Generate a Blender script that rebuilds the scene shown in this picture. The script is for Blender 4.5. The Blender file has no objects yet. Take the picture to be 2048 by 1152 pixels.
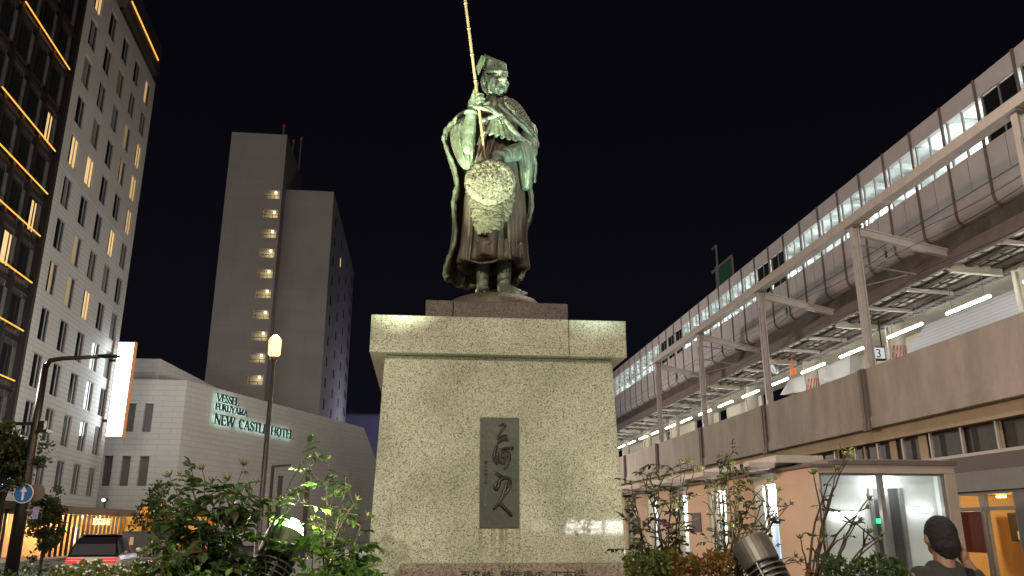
import bpy, bmesh, random
from math import *
from mathutils import Vector as V, Matrix, noise

sc = bpy.context.scene
COL = sc.collection
R = radians
# ------------------------------------------------------------------ camera, world, light
F, P, PS, H = 1620.0, R(16.6), R(6.3), 1.6
cd = bpy.data.cameras.new('camera'); cam = bpy.data.objects.new('camera', cd); COL.objects.link(cam)
cam.location = (0, 0, H); cam.rotation_euler = (R(90) + P, 0, -PS)
cd.sensor_width = 36; cd.lens = 36 * F / 2048; cd.clip_end = 2000; cd.clip_start = 0.05
sc.camera = cam
w = bpy.data.worlds.new('World'); sc.world = w; w.use_nodes = True
bg = w.node_tree.nodes['Background']; 
_N = w.node_tree.nodes; _L = w.node_tree.links; _tc = _N.new('ShaderNodeTexCoord'); _sx = _N.new('ShaderNodeSeparateXYZ'); _L.new(_tc.outputs['Generated'], _sx.inputs[0])
_r = _N.new('ShaderNodeValToRGB'); _r.color_ramp.elements[0].color = (.0046, .0044, .0078, 1); _r.color_ramp.elements[0].position = .05; _r.color_ramp.elements[1].color = (.0021, .002, .0034, 1); _r.color_ramp.elements[1].position = .5
_L.new(_sx.outputs[2], _r.inputs[0]); _L.new(_r.outputs[0], bg.inputs[0])
bg.inputs[1].default_value = 1.0
sd = bpy.data.lights.new('city_glow_fill', 'SUN'); sd.energy = 0.42; sd.angle = R(50); sd.color = (1.0, .9, .84)  # added broad fill standing in for the glow of the city
so = bpy.data.objects.new('city_glow_fill', sd); COL.objects.link(so); so.rotation_euler = (R(52), 0, R(-22))
sc.view_settings.view_transform = 'Standard'; sc.view_settings.look = 'None'
sc.view_settings.exposure = 0; sc.view_settings.gamma = 1
try:
    sc.cycles.use_denoising = True
    sc.cycles.max_bounces = 6; sc.cycles.diffuse_bounces = 3; sc.cycles.glossy_bounces = 3
    sc.cycles.transparent_max_bounces = 16; sc.cycles.sample_clamp_indirect = 4
    sc.cycles.caustics_reflective = False; sc.cycles.caustics_refractive = False
except Exception: pass

def point(name, loc, power, color, r=.25):
    l = bpy.data.lights.new(name, 'POINT'); l.energy = power; l.color = color; l.shadow_soft_size = r
    o = bpy.data.objects.new(name, l); COL.objects.link(o); o.location = loc; return o
# bare point lights for unseen plaza and street lamps, without posts
point('unseen_street_light', (-19, 31, 9), 5500, (1, .9, .78))
point('unseen_street_light', (-20, 44, 10), 2500, (1, .96, .9))
point('unseen_street_light', (2, 66, 9), 8000, (1, .88, .76))  # added to light the podium sign wall, hidden behind the pedestal
point('plaza_light', (-7, -5, 8), 5300, (1, .9, .68))
point('plaza_light', (5, -9, 9), 3600, (1, .82, .66))
point('station_light', (7, 12, 14.5), 3200, (1, .86, .76))

# ------------------------------------------------------------------ geometry helpers
def ray(u, v):
    x = (u - 1024) / F; up = (576 - v) / F
    h = cos(P) - up * sin(P); z = sin(P) + up * cos(P)
    return V((x * cos(PS) + h * sin(PS), -x * sin(PS) + h * cos(PS), z))
def atX(u, v, X): d = ray(u, v); return V((0, 0, H)) + d * (X / d.x)
def atY(u, v, Y): d = ray(u, v); return V((0, 0, H)) + d * (Y / d.y)
ORG = {}
class MB:
    def __init__(s, m=None): s.v = []; s.f = []; s.mi = []; s.m = m; s.k = 0
    def add(s, vs, fs):
        b = len(s.v)
        s.v += [(s.m @ V(p)) if s.m else V(p) for p in vs]
        s.f += [tuple(i + b for i in f) for f in fs]; s.mi += [s.k] * len(fs); return s
    def box(s, x0, x1, y0, y1, z0, z1):
        return s.add([(x, y, z) for z in (z0, z1) for y in (y0, y1) for x in (x0, x1)],
                     [(0, 2, 3, 1), (4, 5, 7, 6), (0, 1, 5, 4), (2, 6, 7, 3), (0, 4, 6, 2), (1, 3, 7, 5)])
    def quad(s, *p): return s.add(p, [tuple(range(len(p)))])
    def bar(s, p, q, w, h, up=(0, 0, 1)):
        p = V(p); q = V(q); d = (q - p).normalized(); a = d.cross(V(up))
        a = (a if a.length > 1e-4 else V((1, 0, 0))).normalized(); b = a.cross(d)
        a *= w / 2; b *= h / 2
        return s.add([p - a - b, p + a - b, p + a + b, p - a + b, q - a - b, q + a - b, q + a + b, q - a + b],
                     [(0, 1, 2, 3), (7, 6, 5, 4), (0, 4, 5, 1), (1, 5, 6, 2), (2, 6, 7, 3), (3, 7, 4, 0)])
    def tube(s, pts, rad, n=8, cap=True):
        pts = [V(p) for p in pts]
        if not hasattr(rad, '__len__'): rad = [rad] * len(pts)
        vs = []; fs = []; up = None
        for i, p in enumerate(pts):
            d = (pts[min(i + 1, len(pts) - 1)] - pts[max(i - 1, 0)]).normalized()
            if up is None: up = V((0, 0, 1)) if abs(d.z) < .9 else V((1, 0, 0))
            a = d.cross(up).normalized(); up = a.cross(d); b = up
            for k in range(n):
                t = 2 * pi * k / n; vs.append(p + (a * cos(t) + b * sin(t)) * rad[i])
        for i in range(len(pts) - 1):
            for k in range(n): fs.append((i * n + k, i * n + (k + 1) % n, i * n + n + (k + 1) % n, i * n + n + k))
        if cap: fs += [tuple(range(n - 1, -1, -1)), tuple(range(len(vs) - n, len(vs)))]
        return s.add(vs, fs)
    def prism(s, poly, axis, a, b):
        def mk(p, t): return {'x': (t, p[0], p[1]), 'y': (p[0], t, p[1]), 'z': (p[0], p[1], t)}[axis]
        n = len(poly)
        return s.add([mk(p, a) for p in poly] + [mk(p, b) for p in poly],
                     [tuple(range(n)), tuple(range(2 * n - 1, n - 1, -1))] + [(i, i + n, (i + 1) % n + n, (i + 1) % n) for i in range(n)])
    def ell(s, c, r, rot=None, n=14, m=9):
        c = V(c); r = r if hasattr(r, '__len__') else (r, r, r); vs = []; fs = []
        for i in range(1, m):
            ph = pi * i / m
            for k in range(n):
                t = 2 * pi * k / n; q = V((sin(ph) * cos(t) * r[0], sin(ph) * sin(t) * r[1], cos(ph) * r[2]))
                vs.append(c + (rot @ q if rot else q))
        for z in (1, -1): q = V((0, 0, z * r[2])); vs.append(c + (rot @ q if rot else q))
        t, bt = len(vs) - 2, len(vs) - 1
        for k in range(n):
            fs.append((t, k, (k + 1) % n)); fs.append((bt, (m - 2) * n + (k + 1) % n, (m - 2) * n + k))
            for i in range(m - 2): fs.append((i * n + k, i * n + n + k, i * n + n + (k + 1) % n, i * n + (k + 1) % n))
        return s.add(vs, fs)
    def cap(s, p, q, r0, r1=None, n=10):
        r1 = r0 if r1 is None else r1
        s.tube([p, q], [r0, r1], n); s.ell(p, r0, n=n, m=6); return s.ell(q, r1, n=n, m=6)
    def lathe(s, prof, c=(0, 0, 0), n=16, rot=None):
        c = V(c); vs = []; fs = []
        for r, z in prof:
            for k in range(n):
                q = V((r * cos(2 * pi * k / n), r * sin(2 * pi * k / n), z)); vs.append(c + (rot @ q if rot else q))
        for i in range(len(prof) - 1):
            for k in range(n): fs.append((i * n + k, i * n + (k + 1) % n, i * n + n + (k + 1) % n, i * n + n + k))
        fs += [tuple(range(n - 1, -1, -1)), tuple(range(len(vs) - n, len(vs)))]
        return s.add(vs, fs)
    def grid(s, rows, closed=False):
        n = len(rows[0]); vs = [p for r in rows for p in r]; fs = []
        for i in range(len(rows) - 1):
            for k in range(n if closed else n - 1):
                fs.append((i * n + k, i * n + (k + 1) % n, i * n + n + (k + 1) % n, i * n + n + k))
        return s.add(vs, fs)
    def build(s, name, mats, parent=None, smooth=False, bevel=0, seg=2):
        me = bpy.data.meshes.new(name)
        org = ORG.get(parent.name, V((0, 0, 0))) if parent else V((0, 0, 0))
        me.from_pydata([p - org for p in s.v], [], s.f)
        mats = mats if isinstance(mats, (list, tuple)) else [mats]
        for m in mats: me.materials.append(m)
        if len(mats) > 1: me.polygons.foreach_set('material_index', s.mi)
        if smooth: me.polygons.foreach_set('use_smooth', [True] * len(me.polygons))
        me.update()
        o = bpy.data.objects.new(name, me); COL.objects.link(o)
        if parent: o.parent = parent; ORG[o.name] = org
        if bevel:
            b = o.modifiers.new('bevel', 'BEVEL'); b.width = bevel; b.segments = seg; b.limit_method = 'ANGLE'; b.angle_limit = R(40)
        return o
def tag(o, label=None, cat=None, group=None, kind=None):
    for k, val in (('label', label), ('category', cat), ('group', group), ('kind', kind)):
        if val: o[k] = val
    return o
def thing(name, label, cat, loc=(0, 0, 0), group=None):
    o = bpy.data.objects.new(name, None); COL.objects.link(o); o.location = loc; o.empty_display_size = .2
    ORG[o.name] = V(loc); return tag(o, label, cat, group)
def copy_thing(root, loc, label, group=None, rz=None):
    r = root.copy(); COL.objects.link(r); r.location = loc; r['label'] = label; ORG[r.name] = V(loc)
    if group: r['group'] = group
    if rz is not None: r.rotation_euler.z = rz
    for ch in root.children:
        c = ch.copy(); COL.objects.link(c); c.parent = r
        for g in ch.children: d = g.copy(); COL.objects.link(d); d.parent = c
    return r
def wall_grid(mb, xs, zs, holes, depth, ks=(0, 0)):
    """front sheet at y=0 with real openings; holes = set of (i,j) cells; reveals run back by depth"""
    for i in range(len(xs) - 1):
        for j in range(len(zs) - 1):
            x0, x1, z0, z1 = xs[i], xs[i + 1], zs[j], zs[j + 1]
            if (i, j) not in holes: mb.k = ks[0]; mb.quad((x0, 0, z0), (x1, 0, z0), (x1, 0, z1), (x0, 0, z1))
            else:
                mb.k = ks[1]; d = depth
                mb.quad((x0, 0, z0), (x0, d, z0), (x0, d, z1), (x0, 0, z1)); mb.quad((x1, 0, z0), (x1, 0, z1), (x1, d, z1), (x1, d, z0))
                mb.quad((x0, 0, z0), (x1, 0, z0), (x1, d, z0), (x0, d, z0)); mb.quad((x0, 0, z1), (x0, d, z1), (x1, d, z1), (x1, 0, z1))
    mb.k = 0
def text_obj(name, body, size, extrude, M, mt, parent=None, align='LEFT', flat=None):
    cu = bpy.data.curves.new(name, 'FONT'); cu.body = body; cu.size = size; cu.extrude = extrude; cu.align_x = align
    to = bpy.data.objects.new('tmp', cu); COL.objects.link(to)
    dg = bpy.context.evaluated_depsgraph_get(); dg.update()
    me = bpy.data.meshes.new_from_object(to.evaluated_get(dg)); bpy.data.objects.remove(to)
    org = ORG.get(parent.name, V((0, 0, 0))) if parent else V((0, 0, 0))
    for vv in me.vertices: vv.co = M @ vv.co - org
    me.name = name; me.materials.clear(); me.materials.append(mt)
    o = bpy.data.objects.new(name, me); COL.objects.link(o)
    if parent: o.parent = parent; ORG[o.name] = org
    return o
def frame(o, x, y):
    """matrix with origin o, x axis, y axis"""
    x = V(x).normalized(); y = V(y).normalized(); z = x.cross(y)
    m = Matrix((x, y, z)).transposed().to_4x4(); m.translation = V(o); return m

# ------------------------------------------------------------------ materials
def nt(name):
    m = bpy.data.materials.new(name); m.use_nodes = True; t = m.node_tree; return m, t, t.nodes['Principled BSDF']
def mat(name, col, rough=.7, metal=0, var=0., vscale=3., col2=None, bump=0., bscale=30., spec=.5, emit=None, es=0, stretch=None):
    m, t, b = nt(name); N = t.nodes; L = t.links
    b.inputs['Base Color'].default_value = (*col, 1); b.inputs['Roughness'].default_value = rough
    b.inputs['Metallic'].default_value = metal; b.inputs['Specular IOR Level'].default_value = spec
    if var or bump:
        tc = N.new('ShaderNodeTexCoord'); co = tc.outputs['Object']
        if stretch:
            mp = N.new('ShaderNodeMapping'); mp.inputs['Scale'].default_value = stretch; L.new(co, mp.inputs[0]); co = mp.outputs[0]
    if var:
        n = N.new('ShaderNodeTexNoise'); n.inputs['Scale'].default_value = vscale; n.inputs['Detail'].default_value = 6; n.inputs['Roughness'].default_value = .65
        L.new(co, n.inputs['Vector'])
        r = N.new('ShaderNodeValToRGB'); r.color_ramp.elements[0].position = .35; r.color_ramp.elements[1].position = .65
        c2 = col2 or tuple(c * (1 - var) for c in col)
        r.color_ramp.elements[0].color = (*c2, 1); r.color_ramp.elements[1].color = (*col, 1)
        L.new(n.outputs['Fac'], r.inputs[0]); L.new(r.outputs[0], b.inputs['Base Color'])
    if bump:
        n2 = N.new('ShaderNodeTexNoise'); n2.inputs['Scale'].default_value = bscale; n2.inputs['Detail'].default_value = 5
        L.new(co, n2.inputs['Vector'])
        bp = N.new('ShaderNodeBump'); bp.inputs['Strength'].default_value = bump; bp.inputs['Distance'].default_value = .02
        L.new(n2.outputs['Fac'], bp.inputs['Height']); L.new(bp.outputs[0], b.inputs['Normal'])
    if emit: b.inputs['Emission Color'].default_value = (*emit, 1); b.inputs['Emission Strength'].default_value = es
    return m
def emis(name, col, s):
    m, t, b = nt(name); e = t.nodes.new('ShaderNodeEmission'); e.inputs[0].default_value = (*col, 1); e.inputs[1].default_value = s
    t.links.new(e.outputs[0], t.nodes['Material Output'].inputs[0]); return m
def glass(name, tint=(.9, .95, .95), refl=.08, rough=.02):
    m, t, b = nt(name); N = t.nodes; L = t.links
    tr = N.new('ShaderNodeBsdfTransparent'); tr.inputs[0].default_value = (*tint, 1)
    g = N.new('ShaderNodeBsdfGlossy'); g.inputs['Roughness'].default_value = rough
    lw_ = N.new('ShaderNodeLayerWeight'); lw_.inputs[0].default_value = .5
    pw = N.new('ShaderNodeMath'); pw.operation = 'POWER'; pw.inputs[1].default_value = 4; L.new(lw_.outputs['Facing'], pw.inputs[0])
    fr = N.new('ShaderNodeMath'); fr.operation = 'MULTIPLY_ADD'; fr.inputs[1].default_value = .7; fr.inputs[2].default_value = .045; L.new(pw.outputs[0], fr.inputs[0])
    mx = N.new('ShaderNodeMixShader'); L.new(fr.outputs[0], mx.inputs[0]); L.new(tr.outputs[0], mx.inputs[1]); L.new(g.outputs[0], mx.inputs[2])
    L.new(mx.outputs[0], N['Material Output'].inputs[0]); return m
def granite(name, cols, scale=95, rough=.25, stain=None):
    m, t, b = nt(name); N = t.nodes; L = t.links
    tc = N.new('ShaderNodeTexCoord')
    vo = N.new('ShaderNodeTexVoronoi'); vo.inputs['Scale'].default_value = scale; L.new(tc.outputs['Object'], vo.inputs['Vector'])
    sp = N.new('ShaderNodeSeparateColor'); L.new(vo.outputs['Color'], sp.inputs[0])
    no = N.new('ShaderNodeTexNoise'); no.inputs['Scale'].default_value = scale * .35; no.inputs['Detail'].default_value = 4; L.new(tc.outputs['Object'], no.inputs['Vector'])
    ad = N.new('ShaderNodeMath'); ad.operation = 'MULTIPLY_ADD'; ad.inputs[1].default_value = .55; L.new(sp.outputs[0], ad.inputs[0])
    m2 = N.new('ShaderNodeMath'); m2.operation = 'MULTIPLY'; m2.inputs[1].default_value = .5; L.new(no.outputs['Fac'], m2.inputs[0]); L.new(m2.outputs[0], ad.inputs[2])
    r = N.new('ShaderNodeValToRGB'); e = r.color_ramp.elements
    e[0].position = .2; e[0].color = (*cols[0], 1); e[1].position = .8; e[1].color = (*cols[3], 1)
    for p, c in ((.36, cols[1]), (.55, cols[2])): q = e.new(p); q.color = (*c, 1)
    L.new(ad.outputs[0], r.inputs[0])
    # broad weathering
    n3 = N.new('ShaderNodeTexNoise'); n3.inputs['Scale'].default_value = 1.7; n3.inputs['Detail'].default_value = 5; L.new(tc.outputs['Object'], n3.inputs['Vector'])
    mr = N.new('ShaderNodeMapRange'); mr.inputs[1].default_value = .3; mr.inputs[2].default_value = .7; mr.inputs[3].default_value = .72; mr.inputs[4].default_value = 1.1
    L.new(n3.outputs['Fac'], mr.inputs[0])
    mx = N.new('ShaderNodeMix'); mx.data_type = 'RGBA'; mx.blend_type = 'MULTIPLY'; mx.inputs[0].default_value = 1
    L.new(r.outputs[0], mx.inputs[6]); L.new(mr.outputs[0], mx.inputs[7])
    out = mx.outputs[2]
    if stain:  # rusty run-off streaks under the plaque
        x0, x1, z0, z1 = stain
        sx = N.new('ShaderNodeSeparateXYZ'); L.new(tc.outputs['Object'], sx.inputs[0])
        mp = N.new('ShaderNodeMapping'); mp.inputs['Scale'].default_value = (26, 1, 1.2); L.new(tc.outputs['Object'], mp.inputs[0])
        ns = N.new('ShaderNodeTexNoise'); ns.inputs['Scale'].default_value = 1; ns.inputs['Detail'].default_value = 3; L.new(mp.outputs[0], ns.inputs['Vector'])
        rs = N.new('ShaderNodeMapRange'); rs.inputs[1].default_value = .45; rs.inputs[2].default_value = .68; L.new(ns.outputs['Fac'], rs.inputs[0])
        fz = N.new('ShaderNodeMapRange'); fz.inputs[1].default_value = z0; fz.inputs[2].default_value = z1; L.new(sx.outputs[2], fz.inputs[0])
        top = N.new('ShaderNodeMath'); top.operation = 'LESS_THAN'; top.inputs[1].default_value = z1; L.new(sx.outputs[2], top.inputs[0])
        cx = N.new('ShaderNodeMath'); cx.operation = 'COMPARE'; cx.inputs[1].default_value = (x0 + x1) / 2; cx.inputs[2].default_value = (x1 - x0) / 2; L.new(sx.outputs[0], cx.inputs[0])
        a = rs.outputs[0]
        for q in (fz.outputs[0], top.outputs[0], cx.outputs[0]):
            mm = N.new('ShaderNodeMath'); mm.operation = 'MULTIPLY'; L.new(a, mm.inputs[0]); L.new(q, mm.inputs[1]); a = mm.outputs[0]
        m4 = N.new('ShaderNodeMix'); m4.data_type = 'RGBA'; L.new(a, m4.inputs[0]); L.new(out, m4.inputs[6]); m4.inputs[7].default_value = (.09, .07, .045, 1); out = m4.outputs[2]
    L.new(out, b.inputs['Base Color']); b.inputs['Roughness'].default_value = rough
    return m
def courses(name, col, joint, h=.5, wdt=1.2, mort=.03, rough=.75, bump=.3, var=.12, off=.5):
    """wall cladding: horizontal courses with joints, mapped on (along, z)"""
    m, t, b = nt(name); N = t.nodes; L = t.links
    tc = N.new('ShaderNodeTexCoord'); sx = N.new('ShaderNodeSeparateXYZ'); L.new(tc.outputs['Object'], sx.inputs[0])
    ad = N.new('ShaderNodeMath'); L.new(sx.outputs[0], ad.inputs[0]); L.new(sx.outputs[1], ad.inputs[1])
    cb = N.new('ShaderNodeCombineXYZ'); L.new(ad.outputs[0], cb.inputs[0]); L.new(sx.outputs[2], cb.inputs[1])
    br = N.new('ShaderNodeTexBrick'); br.offset = off; br.inputs['Scale'].default_value = 1; br.inputs['Brick Width'].default_value = wdt; br.inputs['Row Height'].default_value = h
    br.inputs['Mortar Size'].default_value = mort; br.inputs['Mortar Smooth'].default_value = .3
    br.inputs['Color1'].default_value = (*col, 1); br.inputs['Color2'].default_value = (*[c * (1 - var) for c in col], 1); br.inputs['Mortar'].default_value = (*joint, 1)
    L.new(cb.outputs[0], br.inputs['Vector'])
    n = N.new('ShaderNodeTexNoise'); n.inputs['Scale'].default_value = .25; n.inputs['Detail'].default_value = 5; L.new(tc.outputs['Object'], n.inputs['Vector'])
    mr = N.new('ShaderNodeMapRange'); mr.inputs[3].default_value = .78; mr.inputs[4].default_value = 1.12; L.new(n.outputs['Fac'], mr.inputs[0])
    mx = N.new('ShaderNodeMix'); mx.data_type = 'RGBA'; mx.blend_type = 'MULTIPLY'; mx.inputs[0].default_value = 1; L.new(br.outputs['Color'], mx.inputs[6]); L.new(mr.outputs[0], mx.inputs[7])
    L.new(mx.outputs[2], b.inputs['Base Color']); b.inputs['Roughness'].default_value = rough
    bp = N.new('ShaderNodeBump'); bp.inputs['Strength'].default_value = bump; bp.inputs['Distance'].default_value = .06; bp.invert = True
    L.new(br.outputs['Fac'], bp.inputs['Height']); L.new(bp.outputs[0], b.inputs['Normal'])
    return m
def leafmat(name, cols, trans=.35, rough=.42):
    m, t, b = nt(name); N = t.nodes; L = t.links
    g = N.new('ShaderNodeNewGeometry'); r = N.new('ShaderNodeValToRGB'); e = r.color_ramp.elements
    e[0].position = 0; e[0].color = (*cols[0], 1); e[1].position = 1; e[1].color = (*cols[-1], 1)
    for i, c in enumerate(cols[1:-1]): q = e.new((i + 1) / (len(cols) - 1)); q.color = (*c, 1)
    L.new(g.outputs['Random Per Island'], r.inputs[0]); L.new(r.outputs[0], b.inputs['Base Color']); b.inputs['Roughness'].default_value = rough
    tl = N.new('ShaderNodeBsdfTranslucent'); L.new(r.outputs[0], tl.inputs[0])
    mx = N.new('ShaderNodeMixShader'); mx.inputs[0].default_value = trans; L.new(b.outputs[0], mx.inputs[1]); L.new(tl.outputs[0], mx.inputs[2])
    L.new(mx.outputs[0], N['Material Output'].inputs[0]); return m
M = dict(
    granite=granite('pale_granite', [(.05, .048, .041), (.215, .202, .16), (.365, .348, .285), (.45, .435, .365)], 172, .04, (.49 - .67, .85 - .67, 1.33 - .8, 1.612 - .8)),
    granite_brown=granite('brown_granite', [(.03, .022, .02), (.12, .085, .07), (.2, .15, .125), (.27, .21, .18)], 95, .4),
    bronze=mat('bronze', (.15, .205, .14), .5, .2, 1, 6, (.075, .072, .05), .5, 45),
    bronze_shaded=mat('bronze_shaded', (.11, .105, .075), .55, .2, 1, 4, (.075, .048, .035), .5, 55, stretch=(1, 1, .35)),  # darker, browner bronze: shade of the lower statue is in this colour
    bronze_straw=mat('bronze_straw', (.13, .125, .08), .65, .15, 1, 30, (.055, .046, .03), .6, 90),
    bronze_dark=mat('bronze_dark', (.052, .05, .038), .4, .3, 1, 3, (.03, .042, .032), .2, 20),
    bronze_letter=mat('bronze_letter', (.018, .019, .015), .35, .4, .4, 10),
    verdigris=mat('verdigris', (.08, .12, .095), .6, .1, .4, 15),
    bamboo=mat('bamboo', (.36, .25, .13), .45, 0, .3, 8),
    ink=mat('ink', (.012, .012, .012), .4),
    concrete=mat('concrete', (.44, .385, .34), .85, 0, .3, .9, None, .2, 12, stretch=(1, 1, .35)),
    concrete_tan=mat('tan_concrete', (.46, .37, .25), .85, 0, .2, 1, None, .1, 12),
    panel=mat('hall_panel', (.49, .465, .475), .8, 0, .16, .5, None, .06, 10),
    rib=mat('panel_rib', (.16, .125, .11), .6, 0, .2, 2),
    girder=mat('girder', (.12, .1, .085), .8, 0, .45, 1.2),
    steel=mat('painted_steel', (.56, .51, .47), .45, .1, .15, 2, None, .05, 20),
    steel_dark=mat('dark_steel', (.03, .028, .027), .4, .5, .2, 6),
    steel_grey=mat('grey_steel', (.3, .29, .28), .45, .3, .2, 4),
    lamp_post=mat('lamp_post_paint', (.1, .085, .075), .35, .4, .25, 8),
    canopy=mat('canopy_sheet', (.72, .68, .55), .6, 0, .2, 2),
    purlin=mat('purlin', (.15, .13, .105), .7, 0, .3, 2),
    cream=mat('cream_paint', (.66, .64, .52), .6, 0, .12, 1.5),
    white=mat('white_paint', (.75, .76, .75), .5, 0, .08, 2),
    grey=mat('grey_panel', (.3, .3, .29), .6, 0, .15, 1),
    dark=mat('dark_interior', (.02, .019, .018), .6),
    louver=mat('dark_louver', (.05, .042, .036), .5, 0, .5, 1.5),
    orange_wall=mat('orange_wall', (.7, .55, .43), .7, 0, .06, 1.5, None, .08, 18),
    tube=emis('tube_light', (1, .97, .93), 42), tube_hall=emis('hall_tube', (.95, 1, 1), 22),
    glass=glass('clear_glass'), glass_dark=mat('dark_glass', (.012, .013, .015), .08, 0, spec=.6),
    tower=courses('tower_concrete', (.39, .355, .335), (.335, .305, .29), 3.3, 5.5, .05, .85, .1, .05),
    podium=courses('podium_tile', (.56, .53, .49), (.42, .4, .37), .5, 2.0, .03, .75, .25, .05),
    siding=courses('ribbed_siding', (.5, .49, .47), (.4, .39, .375), .34, 3.47, .05, .6, .4, .04, 0),
    siding_plain=courses('plain_siding', (.46, .43, .4), (.3, .28, .26), 3.13, 3.47, .02, .6, .2, .05),
    dark_clad=courses('dark_cladding', (.05, .044, .04), (.02, .018, .016), 1.05, 2.3, .03, .5, .3, .35),
    win_frame=mat('window_frame', (.3, .3, .3), .4, .2),
    curtain=mat('grey_curtain', (.2, .2, .19), .9, 0, .5, 3, None, stretch=(6, 6, .2)),
    strip=emis('orange_strip', (1, .42, .07), 1.6), lightbox=emis('lightbox', (.88, .98, 1), 9),
    warm_room=emis('warm_room', (1, .62, .22), .7), cafe_glow=emis('cafe_glow', (1, .45, .1), .4),
    cafe_lamp=emis('cafe_lamp', (1, .8, .45), 5), red_lamp=emis('red_lamp', (1, .05, .04), 5), beacon=emis('red_beacon', (1, .08, .06), .1),
    balcony_lamp=emis('balcony_lamp', (1, .78, .45), 6), lamp_globe=emis('lamp_globe', (1, .5, .17), 4.2),
    letter=mat('sign_letter', (.05, .06, .05), .4, .3), halo=emis('halo_light', (.6, 1, .9), 3.6),
    soil=mat('soil', (.05, .036, .025), .95, 0, .4, 6, None, .8, 25), asphalt=mat('asphalt', (.05, .049, .048), .85, 0, .25, 2, None, .4, 60),
    paving=mat('paving', (.26, .24, .22), .8, 0, .2, 1, None, .2, 20), kerb=mat('kerb_stone', (.32, .31, .29), .8, 0, .2, 4),
    leaf=leafmat('rose_leaf', [(.045, .12, .022), (.075, .17, .03), (.11, .22, .035), (.17, .27, .045)]),
    leaf_dark=leafmat('dark_rose_leaf', [(.022, .05, .016), (.04, .085, .022), (.06, .11, .026), (.09, .07, .03)]),
    leaf_tree=leafmat('tree_leaf', [(.022, .045, .016), (.04, .065, .022), (.065, .09, .025)], .2),
    leaf_orange=leafmat('turning_leaf', [(.2, .06, .015), (.18, .1, .02), (.1, .11, .02), (.24, .075, .018)]),
    leaf_olive=leafmat('olive_leaf', [(.05, .08, .018), (.11, .13, .025), (.07, .1, .02), (.16, .15, .03)]),
    leaf_dim=leafmat('dry_rose_leaf', [(.018, .03, .012), (.03, .05, .016), (.05, .055, .02), (.065, .035, .02)], .25),
    lime=leafmat('lime_leaf', [(.25, .34, .05), (.35, .4, .07)]),
    stem=mat('green_stem', (.09, .14, .04), .5, 0, .4, 20), wood=mat('woody_stem', (.085, .06, .045), .8, 0, .4, 20, None, .4, 60),
    bud=mat('rose_bud', (.12, .17, .05), .5, 0, .5, 30, (.16, .1, .05)), petal=mat('pink_petal', (.2, .1, .15), .6, 0, .3, 30), bark=mat('bark', (.07, .055, .045), .9, 0, .4, 10, None, .6, 40),
    tiny_flower=mat('white_flower', (.7, .7, .68), .7),
    skin=mat('skin', (.3, .16, .11), .5, 0, .1, 20), hair=mat('dark_hair', (.010, .009, .008), .7, 0, .3, 120, None, .5, 220, stretch=(1, 1, .2)), shirt=mat('grey_shirt', (.035, .035, .034), .9, 0, .15, 12, None, .2, 120),
    black=mat('black_plastic', (.015, .015, .016), .4), flood=mat('floodlight_casing', (.17, .155, .14), .45, .5, .2, 12),
    flood_lens=emis('floodlight_lens', (.95, 1, .62), 230),
    car_white=mat('white_car_paint', (.6, .6, .6), .25), car_dark=mat('dark_car_paint', (.03, .03, .035), .2), tyre=mat('tyre', (.02, .02, .02), .8),
    red_plastic=mat('red_tail_plastic', (.3, .01, .01), .3, emit=(1, .03, .02), es=1.2), blue=mat('sign_blue', (.03, .16, .5), .4), white_sign=mat('sign_white', (.8, .8, .8), .4),
)

# ------------------------------------------------------------------ ground
g = MB(); g.quad((-700, -300, -.13), (700, -300, -.13), (700, 900, -.13), (-700, 900, -.13)); tag(g.build('ground', M['asphalt']), kind='structure')
r_ = MB(); r_.box(-21, -8, -40, 300, -.129, -.122); tag(r_.build('road', M['asphalt']), kind='structure')
p_ = MB(); p_.box(-8, 40, -40, 200, -.126, 0); p_.box(-60, -20.8, -40, 76, -.127, -.002); tag(p_.build('pavement', M['paving'], bevel=.02), kind='structure')
b_ = MB(); b_.box(-5.6, 2.8, 4.35, 11.5, .012, .8); tag(b_.build('planting_bed', M['soil']), kind='structure')
kb = thing('planter_kerb', 'low stone kerb wall holding the raised planting bed around the pedestal', 'kerb', (-.6, 4.3, 0))
k = MB(); k.box(-5.8, 2.95, 4.15, 4.35, 0, .84); k.box(-5.8, 2.95, 11.5, 11.7, 0, .84); k.box(-5.8, -5.6, 4.35, 11.5, 0, .84); k.box(2.8, 2.95, 4.35, 11.5, 0, .84)
k.build('kerb_wall', M['kerb'], kb, bevel=.02)

# ------------------------------------------------------------------ pedestal
ped = thing('granite_pedestal', 'tall pale speckled granite pedestal with overhanging cap and dark calligraphy plaque', 'pedestal', (.67, 8.1, .8))
yf = lambda z: 7.02 + (z - .8) * .0356
def frustum(mb, x0, x1, y0, y1, z0, X0, X1, Y0, Y1, z1):
    mb.add([(x0, y0, z0), (x1, y0, z0), (x1, y1, z0), (x0, y1, z0), (X0, Y0, z1), (X1, Y0, z1), (X1, Y1, z1), (X0, Y1, z1)],
           [(0, 3, 2, 1), (4, 5, 6, 7), (0, 1, 5, 4), (1, 2, 6, 5), (2, 3, 7, 6), (3, 0, 4, 7)])
m = MB(); frustum(m, -.425, 1.77, 7.02, 9.28, .78, -.345, 1.70, yf(3.08), 9.2, 3.08); m.build('shaft', M['granite'], ped, bevel=.012)
m = MB(); m.box(-.475, 1.287, 7.0, 9.3, 3.081, 3.42); m.box(1.2905, 1.815, 7.0, 9.3, 3.081, 3.42); m.build('cap', M['granite'], ped, bevel=.01)
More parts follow.
